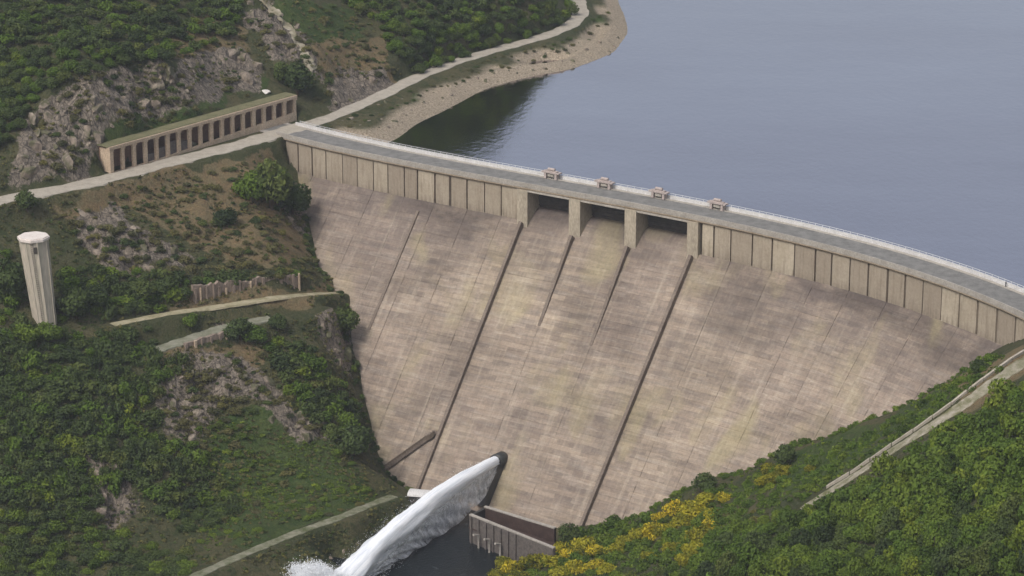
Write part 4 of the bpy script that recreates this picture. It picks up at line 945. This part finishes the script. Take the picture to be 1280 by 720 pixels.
# the rest of the woods and scrub as masses
NM = {'bright': ('ground_cover', 'leafb', 'bright green low scrub left of the jet'), 'verge': ('scrub', 'leaf', 'green scrub between the dam face and the right bank track'), 'shore': ('scrub', 'leafo', 'low scrub between the lakeside road and the shore'), 'wood': ('wood', 'leaf', 'dense green wood filling the lower right slope'), 'wood_far': ('wood', 'leafd', 'dark wood behind the lakeside road'), 'wood_up': ('wood', 'leafd', 'dark wood on the upper left hillside'), 'scrub': ('scrub', 'leafd', 'dark scrub on the left valley slope'), 'heath': ('heath', 'leafo', 'low olive heath among the rocks of the left bank')}
# scrub crowding both edges of the dam face
ra = random.Random(71)
for i in range(len(ABUT)-1):
    if 9 <= i <= 11: continue
    a_, b_ = np.array(ABUT[i], float), np.array(ABUT[i+1], float); nn_ = max(2, int(np.hypot(*(b_-a_))/6.5))
    for k in range(nn_):
        q = a_+(b_-a_)*(k+ra.random())/nn_; p = face(*q); s_, d_ = sd_of(p[:2]); off = ra.uniform(.5, 4.5); p = np.array(cpos(s_, d_+off, 0)); p[2] = float(hz(p[0], p[1]))
        add_stuff('verge' if i > 10 else 'scrub', ra.choice(CRL), p, ra.uniform(.8, 2.1), ra.uniform(0, 6.28), ra.uniform(.6, 1.1))
# ground cover of small leafy tufts
def tufts(key, polys, n, smin, smax, seed):
    rr = random.Random(seed); T4 = [crown(60+i, 26, 3, .34, .6) for i in range(4)]
    xy = []
    bx = [(min(p[0] for p in q), max(p[0] for p in q), min(p[1] for p in q), max(p[1] for p in q)) for q in polys]; ar = [(b[1]-b[0])*(b[3]-b[2]) for b in bx]
    while len(xy) < n:
        k = rr.choices(range(len(polys)), ar)[0]; b = bx[k]; x = rr.uniform(b[0], b[1]); y = rr.uniform(b[2], b[3])
        if inpoly(np.array([x]), np.array([y]), polys[k])[0]: xy.append((x, y))
    H_ = hit([q[0] for q in xy], [q[1] for q in xy])
    H_ = H_[~np.isnan(H_[:, 0])]; H_ = H_[H_[:, 2] > .5]; dmin = np.min([polydist(H_[:, 0], H_[:, 1], Q)[0]-hw for Q, hw in ROADS.values()], axis=0)
    H_ = H_[(dmin > .2) & (fbm(H_[:, 0]/9., H_[:, 1]/9., 3, seed) > .40)]
    for p in H_:
        add_stuff(key, rr.choice(T4), p, rr.uniform(smin, smax), rr.uniform(0, 6.28), rr.uniform(.7, 1.2))
NM['grass_l'] = ('ground_cover', 'leafo', 'low olive ground cover over the left bank'); NM['grass_b'] = ('ground_cover', 'leafb', 'bright green ground cover left of the jet'); NM['grass_r'] = ('ground_cover', 'leaf', 'green ground cover along the right bank track')
tufts('grass_l', [[(0,255),(340,195),(395,300),(430,440),(470,600),(250,715),(0,720)], [(0,0),(500,0),(500,95),(380,140),(330,95),(120,165),(0,240)]], 6500, .45, 1.3, 51)
tufts('grass_l', [[(395,300),(445,420),(470,560),(500,620),(440,640),(420,560),(380,420)], [(250,715),(490,622),(520,640),(400,720),(330,720)]], 1300, .4, 1.2, 55)
tufts('grass_b', [[(250,520),(420,560),(470,620),(250,690)]], 1500, .4, 1.0, 52)
tufts('grass_r', [[(1245,434),(1275,468),(1000,660),(860,720),(700,700),(750,655),(800,640),(880,595),(985,553),(1095,520),(1190,472)]], 2600, .4, 1.1, 53)
for key, lst in stuff.items():
    r5 = random.Random(3); r5.shuffle(lst)
    V = np.concatenate([a for a, _ in lst]); C_ = np.concatenate([b for _, b in lst]); F = np.arange(len(V)).reshape(-1, 4); nm, mt, lb = NM[key]
    print('stuff', key, len(F)); me = npmesh(nm, V, F, False, col=C_); o = tag(link(nm, me, None, M[mt]), lb, nm.replace('_', ' '), kind='stuff')
    alt = {'leaf': 'leafb', 'leafd': 'leaf', 'leafo': 'leafd', 'leafb': 'leafo'}[mt]; me.materials.append(M[alt])
    mi = np.concatenate([np.full(len(a)//4, int(r5.random()*1.35)) for a, _ in lst]).astype(np.int32); me.polygons.foreach_set('material_index', mi); me.update()

# ---------------------------------------------------------------- thin air haze
hm = NT('haze_air'); hm.n.remove(hm.b); pv = hm.node('ShaderNodeVolumePrincipled'); pv.inputs['Color'].default_value = (.86, .90, 1.0, 1); pv.inputs['Density'].default_value = .000085; pv.inputs['Anisotropy'].default_value = .2
hm.l.new(pv.outputs[0], hm.n['Material Output'].inputs['Volume'])
zlo = float(ZZ.min())-1.0; zhi = max(float(ZZ.max()), CAMZ)+12; x0, x1, y0, y1 = GX[0]-5, GX[-1]+5, GY[0]-5, GY[-1]+5
tag(MB().box(((x0+x1)/2, (y0+y1)/2, (zlo+zhi)/2), (x1-x0, y1-y0, zhi-zlo)).build('haze', hm.m), kind='stuff')

# ---------------------------------------------------------------- the person on the crest
sP = s_at(1257, 80.2, -11); q = cpos(sP, -11.0, 80.16)
pr_ = empty('person', q, .8); tag(pr_, 'person in dark clothes standing by the crest railing at the right', 'person')
J = [((0, 0, .95), .15), ((0, 0, 1.15), .15), ((0, .01, 1.38), .17), ((0, 0, 1.5), .07), ((0, -.02, 1.63), .10), ((0, -.02, 1.72), .08),
     ((.19, 0, 1.42), .065), ((.25, -.02, 1.16), .05), ((.24, -.14, .94), .04), ((.235, -.19, .86), .035), ((-.19, 0, 1.42), .065), ((-.26, -.02, 1.16), .05), ((-.25, -.12, .94), .04), ((-.245, -.17, .86), .035),
     ((.1, 0, .88), .10), ((.11, -.02, .5), .075), ((.12, 0, .09), .05), ((.13, -.14, .04), .045), ((-.1, 0, .88), .10), ((-.12, .02, .5), .075), ((-.13, .05, .09), .05), ((-.14, -.09, .04), .045)]
Ed = [(0,1),(1,2),(2,3),(3,4),(4,5),(2,6),(6,7),(7,8),(8,9),(2,10),(10,11),(11,12),(12,13),(0,14),(14,15),(15,16),(16,17),(0,18),(18,19),(19,20),(20,21)]
me = bpy.data.meshes.new('body'); me.from_pydata([j[0] for j in J], Ed, []); b = link('body', me, pr_, M['cloth'])
sk = b.modifiers.new('skin', 'SKIN'); b.data.skin_vertices[0].data[0].use_root = True
for i, j in enumerate(J): b.data.skin_vertices[0].data[i].radius = (j[1], j[1])
b.modifiers.new('sub', 'SUBSURF').levels = 1
m = MB(); m.tube([(0, -.075, 1.56), (0, -.08, 1.62), (0, -.075, 1.70)], [.05, .085, .06], 8); m.build('face', M['skin'], pr_, True)
print('objects', len(bpy.data.objects))
